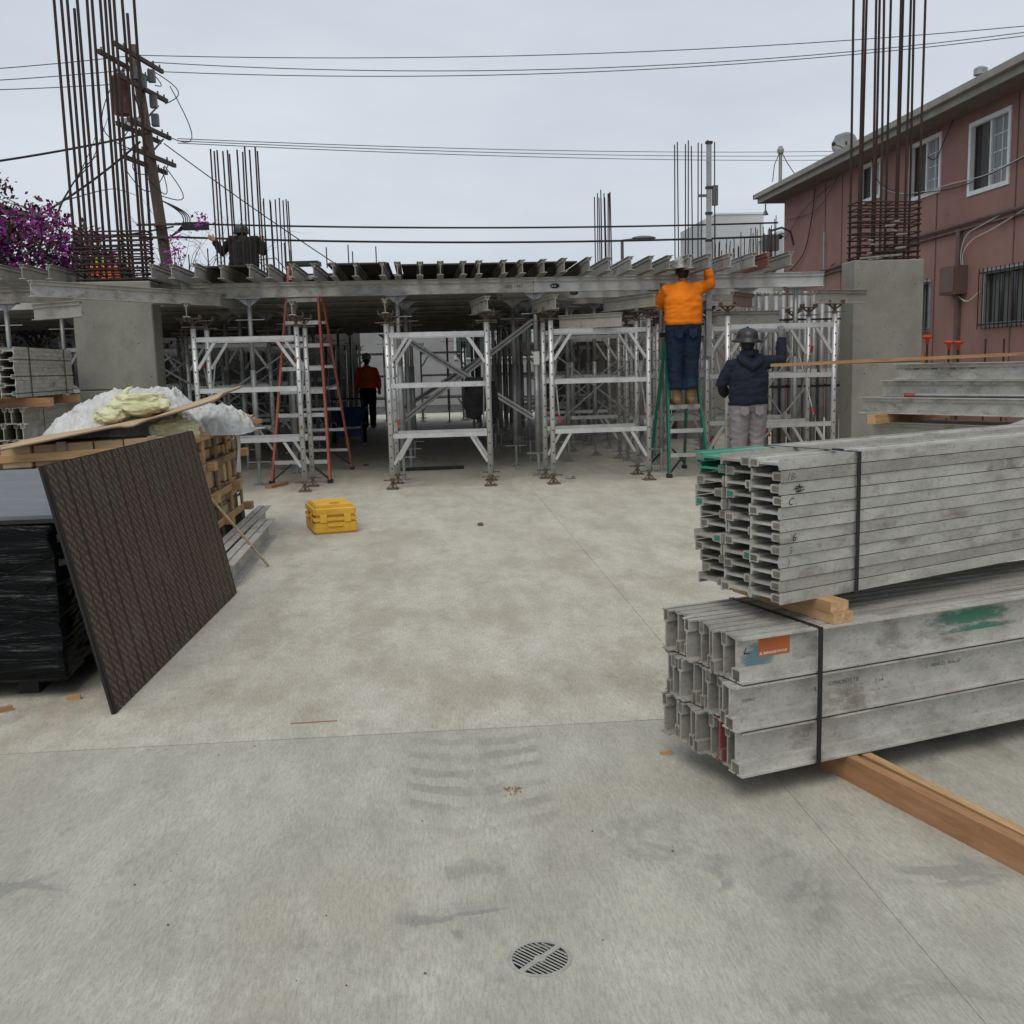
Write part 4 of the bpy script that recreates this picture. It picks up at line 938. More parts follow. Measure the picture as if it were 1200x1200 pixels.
# shore posts
def post_mesh(h):
    g = MB(); g.tube((0, 0, .32), (0, 0, h*.62), .036, 10); g.tube((0, 0, h*.62+.001), (0, 0, h-.12), .029, 10); tube = g.mesh('tube', galv, True)
    g = MB(); g.tube((0, 0, .01), (0, 0, .32), .020, 8); g.box(-.08, .08, -.08, .08, 0, .01); g.bar((-.15, 0, .30), (.15, 0, .30), .022, .012)
    for a in (-1, 1): g.bar((a*.07, 0, .011), (a*.018, 0, .06), .012, .012)
    base = g.mesh('base_jack', galv)
    g = MB(); g.tube((0, 0, h-.12), (0, 0, h-.02), .022, 8); g.box(-.15, .15, -.09, .09, h-.012, h-.001)
    for a in (-1, 1):
        g.add([(a*.14, -.006, h-.013), (a*.02, -.006, h-.013), (a*.02, -.006, h-.10), (a*.14, .006, h-.013), (a*.02, .006, h-.013), (a*.02, .006, h-.10)], [(0, 1, 2), (5, 4, 3), (0, 2, 5, 3), (0, 3, 4, 1), (1, 4, 5, 2)])
    g.bar((-.18, 0, h-.27), (.18, 0, h-.27), .022, .012)
    head = g.mesh('head_plate', galv); return tube, base, head
PM = {}
def shore_post(label, x, y, h=2.375, rz=0, group='shore posts carrying the deck beams'):
    if h not in PM: PM[h] = post_mesh(h)
    t = thing('shore_post', label, 'shore post', (x, y, 0), rz, group)
    for nm, me in zip(('tube', 'base_jack', 'head_plate'), PM[h]): put(nm, me, t)
    return t
SY, SY2 = 13.4, 14.75
for x, w_ in ((-2.23, 'behind the left front frame'), (-.37, 'behind left leg of the middle frame'), (1.40, 'between middle and right frames, with a white label'), (3.05, 'behind the orange shirted worker'), (4.19, 'right of the orange shirted worker'), (4.85, 'nearest the right pier')):
    t = shore_post(f'front row shore post {w_}', x, SY)
    if abs(x-1.4) < .01:
        g = MB(); g.box(-.0365, .0365, -.0375, -.036, 1.45, 1.62); g.obj('label', sticker_wh, t)
for x, w_ in ((-1.92, 'behind the left front frame'), (-.30, 'just right of the front one by middle frame'), (1.22, 'left of the labelled post'), (3.0, 'behind the orange shirted worker'), (4.6, 'behind the navy sweatshirt worker'), (-5.0, 'left of the left pier'), (-6.6, 'far left')):
    shore_post(f'second row shore post {w_}', x, SY2)
for x in (-5.2, -5.75, -6.6, -7.2): shore_post(f'front row shore post left of left pier, {"nearest it" if x>-5.3 else "second from it" if x>-6 else "third from it" if x>-7 else "farthest from it"}', x, SY)

# ------------------------------------------------------------------ deck: stringers, joists, form boards
ST = 'long stringer beams carrying the joists'
ang_ = 0
def stringer(label, x0, x1, y, z=2.375, m=beam_alu, yaw=0): return beam(label, (x0, y, z+.0925), yaw, x1-x0, 0, m, ST, h=.185, w=.10, bx=.05, bd=.05, name='stringer_beam', flip=False)
stringer('front stringer, long grey piece spanning left and middle frames', -3.05, 1.385, SY, m=beam_alu)
stringer('front stringer, paler right piece with dark oval badge', 1.39, 5.22, SY, m=mat('clean_aluminium', (.60, .60, .58), (.48, .48, .46), 5, .5, .3, .1, 30, (.34, .33, .30), 4, .6))
stringer('front stringer, piece left of the left pier', -9.0, -3.06, SY-.02, m=beam_dark)
stringer('second stringer behind the front one, grey left piece', -3.6, 1.0, SY2, m=beam_dark)
stringer('second stringer behind the front one, bright right piece with oval badge', 1.005, 5.0, SY2, m=MATS['clean_aluminium'])
stringer('second stringer left of left pier, bright lower strip', -9.2, -3.61, SY2, m=MATS['clean_aluminium'])
# oval badges
def badge(x, y, z):
    t = thing('maker_badge', 'dark oval metal badge with pale letters on the front stringer' if y < 14 else 'dark oval badge half hidden, on the second stringer', 'badge', (x, y, z))
    g = MB(); n = 24; g.add([(.062*math.cos(2*PI*k/n), 0, .032*math.sin(2*PI*k/n)) for k in range(n)]+[(.062*math.cos(2*PI*k/n), -.004, .032*math.sin(2*PI*k/n)) for k in range(n)], [tuple(range(n, 2*n))]+[(k, (k+1) % n, n+(k+1) % n, n+k) for k in range(n)]); g.obj('plate', ink, t)
    tx = put('lettering', text_mesh('A N', .034, gold_m if y > 14 else sticker_wh, 'lettering', 0, .001), t, (-.044, -.0048, -.012), (PI/2, 0, 0))
    return t
badge(1.66, SY-.0055, 2.375+.075); badge(2.10, SY2-.0055, 2.375+.075)
o = put('lettering', text_mesh('-888-1847', .06, fadedink, 'lettering', 0, 0), None, (1.0, SY-.0053, 2.375+.06), (PI/2, 0, 0)); tag(o, 'faded stencilled number on the front stringer near the joint', 'stencil')
o = put('lettering', text_mesh('D', .07, fadedink, 'lettering', 0, 0), None, (1.02, SY2-.0053, 2.375+.05), (PI/2, 0, 0)); tag(o, 'faded letter on the second stringer near the joint', 'stencil')
# diagonal stringer at the left, in front of the pier
dv = Vector((-2.52, 13.25, 0))-Vector((-4.01, 11.0, 0)); da = math.atan2(dv.y, dv.x)
beam('slanting near stringer beam passing in front of the left pier top', (-4.01, 11.0, 2.352), da, dv.length-.05, 0, beam_alu, ST, h=.165, w=.09, name='stringer_beam')
beam('second slanting beam lapped beside its right end, with red mark', (-3.2, 12.45, 2.345), da-.02, 1.6, 0, beam_dark, ST, h=.165, w=.09, name='stringer_beam')
stub('header stub under the near end of the slanting left stringer', -4.12, 11.35, 2.05, -.6, .75)
def joist_row(xs, y0s, L_, zb=2.5605):
    pass
front = [-5.35, -5.05, -4.80, -4.55, -4.28, -3.18, -2.96, -2.68, -2.42, -2.09, -1.87, -1.59, -1.34, -1.10, -.84, -.515, -.333, -.06, .186, .47, .66, .965, 1.19, 1.45, 1.69, 1.99, 2.24, 2.5, 2.75, 2.97, 3.21, 3.44, 3.70, 3.98, 4.17, 4.42]
rnd = random.Random(3)
TZ = 2.561+.0825
def joist_label(x, i):
    if x < -3.4: return f'{ORD[i+1]} joist from the left edge, above left pier'
    if x < -1.7: return f'{ORD[i-4]} joist end right of the left rebar cage, above left frame'
    if x < -.4: return f'{ORD[i-10]} joist end right of orange ladder top on the front stringer'
    if x < 1.5: return f'{ORD[i-15]} joist end right of the deck gap, above middle frame'
    if x < 3.1: return f'{ORD[i-23]} joist end right of the oval badge on the front stringer'
    if abs(x-4.17) < .02: return 'joist with reddish painted end near the right end of the stringer'
    return f'{ORD[i-29]} joist end right of the survey staff above the orange worker' if x > 3.5 else f'joist end over the orange worker, {"left" if x < 3.3 else "just left of staff"}'
for i, x in enumerate(front):
    over = rnd.uniform(-.06, .06)
    y0 = 12.72-(.10*max(0, x-1.2) if x > 1.2 else 0)+over
    if x < -3.4: y0 = 12.3+over
    elif x < -2.5: y0 = 12.55+over
    Lj = 4.9 if x > 2.1 or x < -3.4 else 5.2
    mm = beam_dark if (x < 2 or rnd.random() < .6) else beam_alu
    if abs(x-4.17) < .02: mm = mat('red_primed_aluminium', (.33, .13, .10), (.25, .11, .09), 6, .7)
    beam(joist_label(x, i), (x, y0, TZ), HN+rnd.uniform(-.012, .012), Lj, rnd.uniform(-.03, .03), mm, 'joists laid across the stringers', h=.165, w=.082, name='joist_beam')
hid = 'joist running deep under the dark form boards behind the front stringers'
for rowy, Lj in ((17.9, 5.2), (22.6, 5.2)):
    x = -8.7
    while x < 4.5:
        beam(hid, (x, rowy, TZ), HN, Lj, 0, beam_dark, 'joists deep under the deck', h=.165, w=.082, name='joist_beam'); x += .31
for y in (16.2, 17.6, 18.8, 20.0, 21.2, 22.4, 23.6, 24.9, 26.0, 27.2):
    stringer(f'dark stringer deep under the deck, {ORD[[16.2, 17.6, 18.8, 20.0, 21.2, 22.4, 23.6, 24.9, 26.0, 27.2].index(y)+1]} behind the second one', -9, 5.0, y, m=beam_dark)
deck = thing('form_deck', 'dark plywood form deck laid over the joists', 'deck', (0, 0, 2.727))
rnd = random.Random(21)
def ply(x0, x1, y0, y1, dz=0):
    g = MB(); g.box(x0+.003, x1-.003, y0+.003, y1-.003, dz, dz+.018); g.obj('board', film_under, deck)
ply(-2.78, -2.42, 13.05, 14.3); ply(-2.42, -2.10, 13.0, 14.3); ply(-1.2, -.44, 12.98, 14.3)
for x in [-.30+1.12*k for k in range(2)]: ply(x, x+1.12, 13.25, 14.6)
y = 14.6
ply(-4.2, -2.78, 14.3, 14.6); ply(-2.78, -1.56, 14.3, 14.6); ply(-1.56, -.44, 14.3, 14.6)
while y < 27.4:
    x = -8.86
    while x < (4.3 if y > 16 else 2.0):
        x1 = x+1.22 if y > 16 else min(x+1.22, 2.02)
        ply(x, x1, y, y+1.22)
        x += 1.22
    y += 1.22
# things standing up along the deck edge: thin uprights
pins = [(-2.98, 13.6), (-2.72, 13.5), (-1.75, 13.4), (-1.70, 13.5), (-1.25, 13.6), (-.98, 13.7), (-.93, 13.75), (-.62, 13.6)]
for i, (x, y) in enumerate(pins):
    g = MB(); g.tube((0, 0, 0), (0, 0, .22+.04*(i % 3)), .008, 5); tag(g.obj('steel_pin', rebar_m, loc=(x, y, 2.746 if x > -2.8 else 2.726)), f'{ORD[i+1]} thin steel pin standing up along the deck edge near orange ladder top', 'pin', 'pins along the deck edge')

# ------------------------------------------------------------------ towers, posts and braces deeper under the deck
rnd = random.Random(17)
fl = 'shoring frame deep in the shade at left behind the orange ladder'
for y in (15.6, 17.6, 19.6, 22.0, 24.6, 27.0):
    for x in (-7.4, -5.3, -3.55):
        frame(f'shoring frame in the shade behind orange ladder, {ORD[[15.6, 17.6, 19.6, 22.0, 24.6, 27.0].index(y)+1]} row back, {ORD[3-[-7.4, -5.3, -3.55].index(x)]} from right', x+rnd.uniform(-.15, .15), y+rnd.uniform(-.2, .2), 1.19, rnd.uniform(-.03, .03), True, 0, 1, 'frames deep under the deck at left')
fl = 'shoring frame deep in the shade behind the right front frame'
for y in (15.4, 17.4, 19.3, 21.5, 24.0, 26.6):
    for x in (1.75, 3.35):
        frame(f'shaded shoring frame behind right front frame, {ORD[[15.4, 17.4, 19.3, 21.5, 24.0, 26.6].index(y)+1]} row back, {"left" if x < 2 else "right"} of two', x+rnd.uniform(-.12, .12), y+rnd.uniform(-.2, .2), 1.19, rnd.uniform(-.03, .03), True, 0, 1, 'frames deep under the deck at right')
for y in (28.0, 29.5):
    for x in (-3.4, -1.9, -.2): frame(f'far shoring frame against the light, {"nearer" if y < 29 else "farther"} row, {ORD[[-3.4, -1.9, -.2].index(x)+1]} from left', x, y, 1.19, 0, True, 0, 1, 'frames at the far side')
pl = 'thin shore post standing deep under the deck'
PP = sorted([(1.5, 15.5), (1.42, 16.4), (1.27, 18.5), (1.59, 20.2), (1.62, 22.2), (1.1, 17.5), (2.6, 16.1), (2.8, 18.1), (3.1, 20), (3.5, 17.2), (4.3, 16), (2.2, 18.6), (2.45, 20.4), (3.9, 18.9), (-.26, 16.2), (-2.6, 17.2), (-2.1, 19.4), (-2.9, 21), (-2.0, 23.5), (-3.4, 18), (-2.2, 16.6), (-2.75, 15.6), (-4.4, 16.6), (-5.6, 17), (-1.95, 26.4), (.5, 27), (-.6, 27.4), (1.2, 24.5), (1.9, 25.3), (.9, 28), (-1.2, 28.4), (4.6, 17), (4.9, 18.4), (4.4, 19.6), (1.0, 20.8), (1.35, 23.3), (2.05, 15.2), (2.35, 16.9), (3.3, 15.9), (3.75, 16.4), (1.9, 17.3), (1.15, 19.6), (1.45, 21.4), (2.95, 19.1), (3.6, 20.7), (-3.1, 16.3), (-4.0, 17.4), (-4.9, 15.9), (-3.3, 19.9), (1.7, 18.9), (.95, 22.5), (1.2, 26.2), (2.5, 22.3), (4.1, 17.8)])
for x, y in PP:
    shore_post(f'thin shore post deep under the deck, {("left bay" if x < -1.6 else "middle bay" if x < 1.2 else "right bay")}, {ORD[int(y)-14]} row back, {ORD[[q for q in PP if int(q[1]) == int(y) and (q[0] < -1.6) == (x < -1.6) and (q[0] < 1.2) == (x < 1.2)].index((x, y))+1]} from left', x, y, 2.375, rnd.uniform(-.6, .6), 'posts deep under the deck')
bl_ = 'thin galvanised brace crossing between the shaded towers'
for y in (14.2, 15.7, 17.7, 19.7, 22.1):
    for x0 in (-6.2, -4.4, -2.9 if y < 20 else -3.2):
        a = rnd.uniform(1.5, 1.9)
        RW = f'{ORD[[14.2, 15.7, 17.7, 19.7, 22.1].index(y)+1]} row behind the left towers, {"left" if x0 < -5 else "middle" if x0 < -4 else "right"} bay'; tower_brace(f'thin galvanised brace rising right, {RW}', (x0-.9, y, .5), (x0+.95, y+.03, a), .013, galv, False, 'braces deep at left'); tower_brace(f'thin galvanised brace falling right, {RW}', (x0-.9, y+.05, a), (x0+.95, y+.08, .5), .013, galv, False, 'braces deep at left')
bl_ = 'thin dark brace crossing between towers behind the right frames'
for y in (14.6, 16.2, 18.2, 20.2):
    for x0 in (2.4, 3.9):
        a = rnd.uniform(1.4, 1.9)
        RW = f'{ORD[[14.6, 16.2, 18.2, 20.2].index(y)+1]} row behind the right frames, {"left" if x0 < 3 else "right"} bay'; tower_brace(f'thin dark brace rising right, {RW}', (x0-.8, y, .45), (x0+.8, y+.03, a), .012, galv, False, 'braces deep at right'); tower_brace(f'thin dark brace falling right, {RW}', (x0-.8, y+.05, a), (x0+.8, y+.08, .45), .012, galv, False, 'braces deep at right')
# wide slanting channels in the middle bay
def channel(label, a, b_, m=conduit_m):
    o = thing('raking_brace', label, 'brace', a, 0, 'raking braces in the middle bay'); a, b_ = Vector(a), Vector(b_)
    g = MB(); g.bar((0, 0, 0), b_-a, .03, .06, 0, (0, 1, 0)); g.obj('channel', m, o)
    g = MB(); g.bar(Vector((0, -.03, .028)), b_-a+Vector((0, -.03, .028)), .03, .012, 0, (0, 1, 0)); g.bar(Vector((0, -.03, -.028)), b_-a+Vector((0, -.03, -.028)), .03, .012, 0, (0, 1, 0)); g.obj('flange', galv, o)
    return o
channel('raking brace rising right across the middle bay to the labelled post', (-.34, 14.3, .76), (1.42, 14.0, 2.03))
channel('raking brace falling right across the middle bay from its top left', (-.33, 14.1, 1.86), (1.40, 14.1, .74))
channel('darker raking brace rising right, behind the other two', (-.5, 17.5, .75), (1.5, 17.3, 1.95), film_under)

# concrete columns deep under the deck with rebar above
def bars_cage(label, x0, x1, y, z0, ztop, nb, nt_, r=.016, depth=.3, ties=None, tz=(0, 0), m=rebar_m, seed=1, jit=.25, group=None, lean=0, extra=()):
    rnd = random.Random(seed); t = thing('rebar_cage', label, 'rebar', ((x0+x1)/2, y, z0), 0, group); w = (x1-x0)/2
    pts = []
    for row, (yy, nn) in enumerate(((0, nb), (depth, nt_))):
        for k in range(nn):
            x = -w+2*w*k/(nn-1)+rnd.uniform(-.03, .03)*(0 if k in (0, nn-1) else 1); pts.append((x, yy))
    pts += list(extra)
    for i, (x, yy) in enumerate(pts):
        zt = ztop-z0+rnd.uniform(-jit, jit); g = MB(); lx = lean*zt+rnd.uniform(-.02, .02)
        g.path([(x, yy, -.25), (x+lx*.3, yy, zt*.3), (x+lx+rnd.uniform(-.01, .01), yy+rnd.uniform(-.03, .03), zt)], r, 6); g.obj('bar', m, t)
    if ties:
        for k in range(ties):
            z = tz[0]+(tz[1]-tz[0])*k/(ties-1)-z0+rnd.uniform(-.015, .015); e = .022; g = MB(); d1, d2 = rnd.uniform(-.012, .012), rnd.uniform(-.012, .012)
            c = [(-w-e, -e, z+d1), (w+e, -e, z+d2), (w+e, depth+e, z), (-w-e, depth+e, z-d1)]
            for a, b_ in zip(c, c[1:]+c[:1]): g.tube(a, b_, .0105, 5)
            for s_ in (-.3, .15): g.tube((s_*w*1.6, -e, z+.01), (s_*w*1.6, depth+e, z+.01), .008, 5)
            g.obj('tie', m, t)
    return t
def rbox(x0, x1, y0, y1, z0, z1, bev, seg=2):
    bm = bmesh.new(); bmesh.ops.create_cube(bm, size=1)
    for v in bm.verts: v.co = Vector(((v.co.x+.5)*(x1-x0)+x0, (v.co.y+.5)*(y1-y0)+y0, (v.co.z+.5)*(z1-z0)+z0))
    bmesh.ops.bevel(bm, geom=bm.edges[:], offset=bev, segments=seg, affect='EDGES'); return bm
hole_pit = mat('void_grit', (.10, .095, .08), (.07, .065, .055), 30, .95)
def pier(label, x0, x1, y0, y1, h, joint=None):
    t = thing('concrete_pier', label, 'pier', ((x0+x1)/2, y0, 0)); w = (x1-x0)/2; d = y1-y0
    bm = bmesh.new(); bmesh.ops.create_cube(bm, size=1)
    for v in bm.verts: v.co = Vector((v.co.x*2*w, (v.co.y+.5)*d, (v.co.z+.5)*h))
    bmesh.ops.bevel(bm, geom=[e for e in bm.edges if abs(e.verts[0].co.z-e.verts[1].co.z) > .1], offset=.015, segments=1, affect='EDGES')
    me = bpy.data.meshes.new('shaft'); 
    if joint:
        bm.free()
        for z0_, z1_, e_ in ((0, joint-.003, .002), (joint+.004, h, 0)):
            put('lift', (lambda B: (B.to_mesh(me_ := bpy.data.meshes.new('lift')), B.free(), me_.materials.append(concrete_pier), me_)[3])(rbox(-w+e_, w-e_, e_, d-e_, z0_, z1_, .012, 1)), t)
        g = MB(); g.box(-w+.012, w-.012, .012, d-.012, joint-.004, joint+.005); g.obj('cold_joint', hole_pit, t)
    else:
        bm.to_mesh(me); bm.free(); me.materials.append(concrete_pier); put('shaft', me, t)
    rnd = random.Random(int(x0*10)); g = MB()
    for k in range(16):
        x, z, r = rnd.uniform(-w*.9, w*.9), rnd.uniform(.8, h-.1), rnd.uniform(.005, .012); n = 7
        g.add([(x+r*math.cos(2*PI*i/n), -.0015, z+r*.8*math.sin(2*PI*i/n)) for i in range(n)], [tuple(range(n))])
    g.obj('bug_holes', hole_pit, t)
    return t
pier("large grey concrete pier at left under the tall rebar cage", -4.2, -3.27, 12.78, 13.20, 2.56, 1.28)
pier('large grey concrete pier at right under the rebar cage beside the pink building', 5.43, 6.35, 12.9, 13.32, 2.655, 1.36)
bars_cage('tall rusty rebar cage rising from the left pier past the picture top', -4.13, -3.32, 12.86, 2.56, 5.85, 7, 7, .0175, .27, 11, (2.60, 3.14), rebar_m, 3, .35)
bars_cage('tall rusty rebar cage rising from the right pier in front of pink building', 5.50, 6.29, 12.98, 2.655, 6.6, 6, 6, .0165, .26, 10, (2.70, 3.38), rebar_m, 8, .3)
# cement splashed bars at the foot of the right cage
t = thing('splashed_dowels', 'cement splashed loose bar ends at the foot of the right rebar cage', 'rebar', (5.7, 12.93, 2.655))
g = MB(); rnd = random.Random(4)
for k in range(9): x = rnd.uniform(-.18, .3); g.tube((x, -.02, .03+.055*k), (x+rnd.uniform(.05, .16), -.03, .03+.055*k+rnd.uniform(-.02, .02)), .014, 6)
g.tube((-.2, -.02, .02), (.35, -.03, .06), .014, 6); g.tube((-.1, -.02, .0), (.1, -.02, .03), .014, 6); g.obj('bar', rebar_grey, t)
seed_words = {31: 'taller left rebar bundle', 32: 'shorter left rebar bundle', 33: 'slim rebar bundle by street lamp', 34: 'rebar bundle behind survey staff'}
def rear_column(label, x0, x1, y, ztop, nb, nt_, seed, h=2.75, r=.016, jit=.03):
    pier(f'dim concrete column under the deck below the {seed_words[seed]}', x0-.06, x1+.06, y-.08, y+.36, h-.03) if seed > 32 else None
    return bars_cage(f'{label} rising above the deck', x0, x1, y, h-.03, ztop, nb, nt_, r, .28, None, (0, 0), rebar_m, seed, jit)
rear_column('taller bundle of rebar around the worker on the deck at left', -3.28, -2.60, 17.0, 4.93, 6, 6, 31, r=.013)
rear_column('shorter rebar bundle just right of the worker on the deck', -3.56, -3.02, 24.0, 5.28, 4, 5, 32, r=.015)
rear_column('slim rebar bundle beside the street lamp', 3.98, 4.32, 24.0, 5.30, 5, 5, 33, r=.013, jit=.08)
rear_column('tall rebar bundle behind the survey staff', 4.66, 5.34, 19.0, 5.38, 5, 5, 34, r=.011)
rnd = random.Random(6)
t = thing('rebar_stub_row', 'row of short rebar stubs standing on the wall beside the white building', 'rebar', (6.2, 20.2, 2.95))
for k in range(34):
    x = -.66+1.38*k/33+rnd.uniform(-.02, .02); h = .72+.42*max(0, (x+.3))+rnd.uniform(-.15, .15); g = MB(); g.tube((x, rnd.uniform(-.12, .12), -.1), (x+rnd.uniform(-.02, .02), 0, h), .009, 5); g.obj('bar', rebar_m, t)
t = thing('meter_mast', 'dark service mast with small box beside far corner of pink building', 'mast', (8.9, 26.5, 0))
g = MB(); g.tube((0, 0, -.15), (0, 0, 4.75), .04, 8); g.obj('pipe', street_light, t)
g = MB(); g.box(-.2, .2, -.1, .1, 4.2, 4.6); g.obj('box', street_light, t)
g = MB(); g.path([(0, 0, 4.7), (.3, 0, 4.78), (.6, .2, 4.7), (.8, .5, 4.4)], .03, 6); g.obj('hose', street_light, t)
for x, w_ in ((9.2, 'nearest the pink building'),):
    t = thing('grey_cabinet', f'grey utility cabinet far behind, {w_}', 'cabinet', (9.0, 28.5, -.15)); g = MB(); g.box(-.9, .7, 0, 1.2, 0, 4.0); g.obj('body', far_wall, t); g = MB(); g.box(-.95, .75, -.05, 1.25, 4.003, 4.1); g.obj('top', street_light, t)

# ------------------------------------------------------------------ stored vertical posts at right
rnd = random.Random(12)
g = MB(); g.tube((0, 0, 0), (0, 0, 2.3), .042, 10); g.tube((0, 0, 2.301), (0, 0, 2.36), .03, 8); SP = g.mesh('stored_post', galv, True)
g = MB(); g.box(-.04, .04, -.047, -.0445, 1.15, 1.27); SL = g.mesh('label', sticker_wh)
k = 0; tot = [(4.55+.115*i, 14.35+rnd.uniform(-.06, .06)) for i in range(12)]+[(4.5+.115*i, 14.55+rnd.uniform(-.05, .05)) for i in range(12)]
for i, (x, y) in enumerate(tot):
    fr_ = i < 12
    lab = f'{ORD[i%12+1]} upright stored steel tube from left, {"front" if fr_ else "back"} row beside right pier'
    o = put('stored_post', SP, None, (x, y, .02), (rnd.uniform(-.006, .006), rnd.uniform(-.006, .006), rnd.uniform(-.5, .5))); tag(o, lab, 'steel tube', 'upright stored tubes')
    if fr_ and i in (6, 7, 8, 9, 10): put('label', SL, o)
strap('black strap binding the upright stored steel tubes beside right pier', [(4.48, 14.24, 1.05), (5.88, 14.24, 1.05), (5.88, 14.68, 1.05), (4.44, 14.68, 1.05)], .03, (0, 0, 1))
strap('upper strap binding the upright stored steel tubes beside right pier', [(4.48, 14.24, 1.98), (5.88, 14.24, 1.98), (5.88, 14.68, 1.98), (4.44, 14.68, 1.98)], .025, (0, 0, 1))
# more frames stored upright against light, right of navy worker
for i, (x, y) in enumerate(((3.9, 14.0), (4.1, 15.3), (3.2, 14.3), (2.9, 15.0))):
    frame(f'{ORD[i+1]} shoring frame of the dense cluster behind the navy sweatshirt worker', x, y, 1.19, .1-.05*i, True, 0, 1, 'frames clustered behind the navy worker')
for i, (a, b_) in enumerate((((3.75, 13.6, .35), (4.6, 13.7, 1.8)), ((4.6, 13.62, .4), (3.8, 13.75, 1.75)), ((4.0, 13.2, .5), (4.75, 13.25, 1.5)), ((4.75, 13.3, .55), (4.05, 13.33, 1.6)), ((4.2, 13.0, .3), (4.9, 13.05, 1.1)))):
    tower_brace(f'{ORD[i+1]} loose brace with red grip slanting in the tower behind navy worker', a, b_, .011, galv, True)

# ------------------------------------------------------------------ survey staff held by the orange worker
t = thing('survey_staff', 'tall grey telescopic survey staff held upright by the orange shirted worker', 'survey staff', (3.56, 12.95, 1.5))
g = MB(); g.box(-.036, .036, -.02, .02, 0, 1.45); g.box(-.030, .030, -.015, .015, 1.451, 2.62); g.obj('tube', galv, t)
g = MB()
for z in (1.42, 1.75, 2.06, 2.60): g = MB(); g.box(-.042, .042, -.025, .025, z, z+.03); g.obj('clamp', black_pl, t)
g = MB(); g.box(.045, .11, -.03, .03, 1.86, 2.10); g.bar((-.14, 0, 1.98), (-.03, 0, 1.98), .03, .03); g.obj('receiver', street_light, t)

# ------------------------------------------------------------------ ladders
def stepladder(label, loc, rz, H_, wb, wt, depth, nst, m, tread_z, rear_rungs=True):
    t = thing('stepladder', label, 'ladder', loc, rz)
    def rail(nm, a, b_, w, h):
        g = MB(); g.bar(a, b_, w, h, 0, (0, 1, 0)); g.obj(nm, m, t)
    for s in (-1, 1):
        rail('front_rail', (s*wb/2, 0, 0), (s*wt/2, depth*.45, H_), .028, .075)
        rail('rear_rail', (s*(wb/2-.02), depth, 0), (s*(wt/2-.01), depth*.52, H_-.06), .028, .05)
    for z in tread_z:
        f_ = z/H_; w = (wb+(wt-wb)*f_)-.03; g = MB(); y = depth*.45*f_; g.box(-w/2, w/2, y-.04, y+.05, z-.045, z-.04+.003); g.box(-w/2, w/2, y-.043, y-.036, z-.05, z+.002); g.obj('tread', frame_alu, t)
        if rear_rungs:
            w2 = (wb+(wt-wb)*f_)-.06; y2 = depth-(depth*.48)*f_; g = MB(); g.box(-w2/2, w2/2, y2-.012, y2+.012, z-.02, z+.02); g.obj('rear_bar', frame_alu, t)
    g = MB(); g.box(-wt/2-.03, wt/2+.03, depth*.45-.05, depth*.45+.20, H_-.02, H_+.035); g.obj('top_cap', black_pl, t)
    g = MB(); z = tread_z[0]
    for s in (-1, 1):
        g = MB(); g.bar((s*wb*.47, .01, .06), (s*wb*.16, depth*.03, z-.05), .02, .035, 0, (0, 1, 0)); g.obj('knee_brace', black_pl, t)
        g = MB(); g.bar((s*wb*.45, depth-.02, .08), (s*wb*.12, depth-.06, z-.03), .02, .03, 0, (0, 1, 0)); g.obj('knee_brace', black_pl, t)
    f_ = .42
    for s in (-1, 1): g = MB(); g.bar((s*wb*.4, depth*.2, H_*f_), (s*wb*.39, depth*.76, H_*(f_+.02)), .008, .025, 0, (0, 0, 1)); g.obj('spreader', frame_alu, t)
    for s in (-1, 1):
        g = MB(); g.box(s*wb/2-.03, s*wb/2+.03, -.045, .045, 0, .05); g.obj('foot', black_pl, t)
        g = MB(); g.box(s*(wb/2-.02)-.028, s*(wb/2-.02)+.028, depth-.035, depth+.035, 0, .045); g.obj('foot', black_pl, t)
    return t
stepladder('tall orange fibreglass stepladder standing behind the left front shoring frame', (-1.70, 13.38, 0), -.10, 2.86, .76, .36, 1.75, 9, orange_fg, [.30*k for k in range(1, 10)])
stepladder('short green fibreglass stepladder under the orange shirted worker', (3.225, 12.62, 0), .04, 1.78, .52, .33, 1.05, 5, green_fg, [.30*k for k in range(1, 6)], False)

# ------------------------------------------------------------------ yellow case
t = thing('yellow_case', 'scuffed yellow plastic instrument case lying on the concrete', 'case', (-.94, 9.40, 0), .24)
def bmobj(bm, name, m, par, smooth=False):
    me = bpy.data.meshes.new(name); bm.to_mesh(me); bm.free(); me.materials.append(m)
    if smooth: me.polygons.foreach_set('use_smooth', [True]*len(me.polygons))
    return put(name, me, par)
t.scale = (1.08, 1.0, 1.2)
w, d = .178, .30
bmobj(rbox(-w, w, -d+.04, d+.04, .0, .096, .014), 'base', yellow_case_m, t)
bmobj(rbox(-w, w, -d+.04, d+.04, .124, .205, .020, 3), 'lid', yellow_case_m, t)
bmobj(rbox(-w-.003, w+.003, -d+.037, d+.043, .0965, .1235, .004), 'rim', yellow_case_m, t)
bmobj(rbox(-w+.03, w-.03, -d+.09, d-.05, .2051, .212, .003), 'lid_panel', yellow_case_m, t)
for x in (-.10, .10):
    bmobj(rbox(x-.03, x+.03, -d+.034, -d+.041, .085, .15, .003), 'latch', yellow_case_m, t)
g = MB(); g.path([(-.06, -d+.04, .075), (-.055, -d+.03, .06), (.055, -d+.03, .06), (.06, -d+.04, .075)], .007, 6); g.obj('handle', yellow_case_m, t)
for y in (-.12, .14): g = MB(); g.box(-w-.008, -w-.001, y-.02, y+.02, .08, .15); g.obj('hinge', yellow_case_m, t)
g = MB(); c = []; n = 18
for R_ in (.036, .044): c.append([(.02+R_*math.cos(2*PI*k/n), -.09+R_*1.1*math.sin(2*PI*k/n), .2128) for k in range(n)])
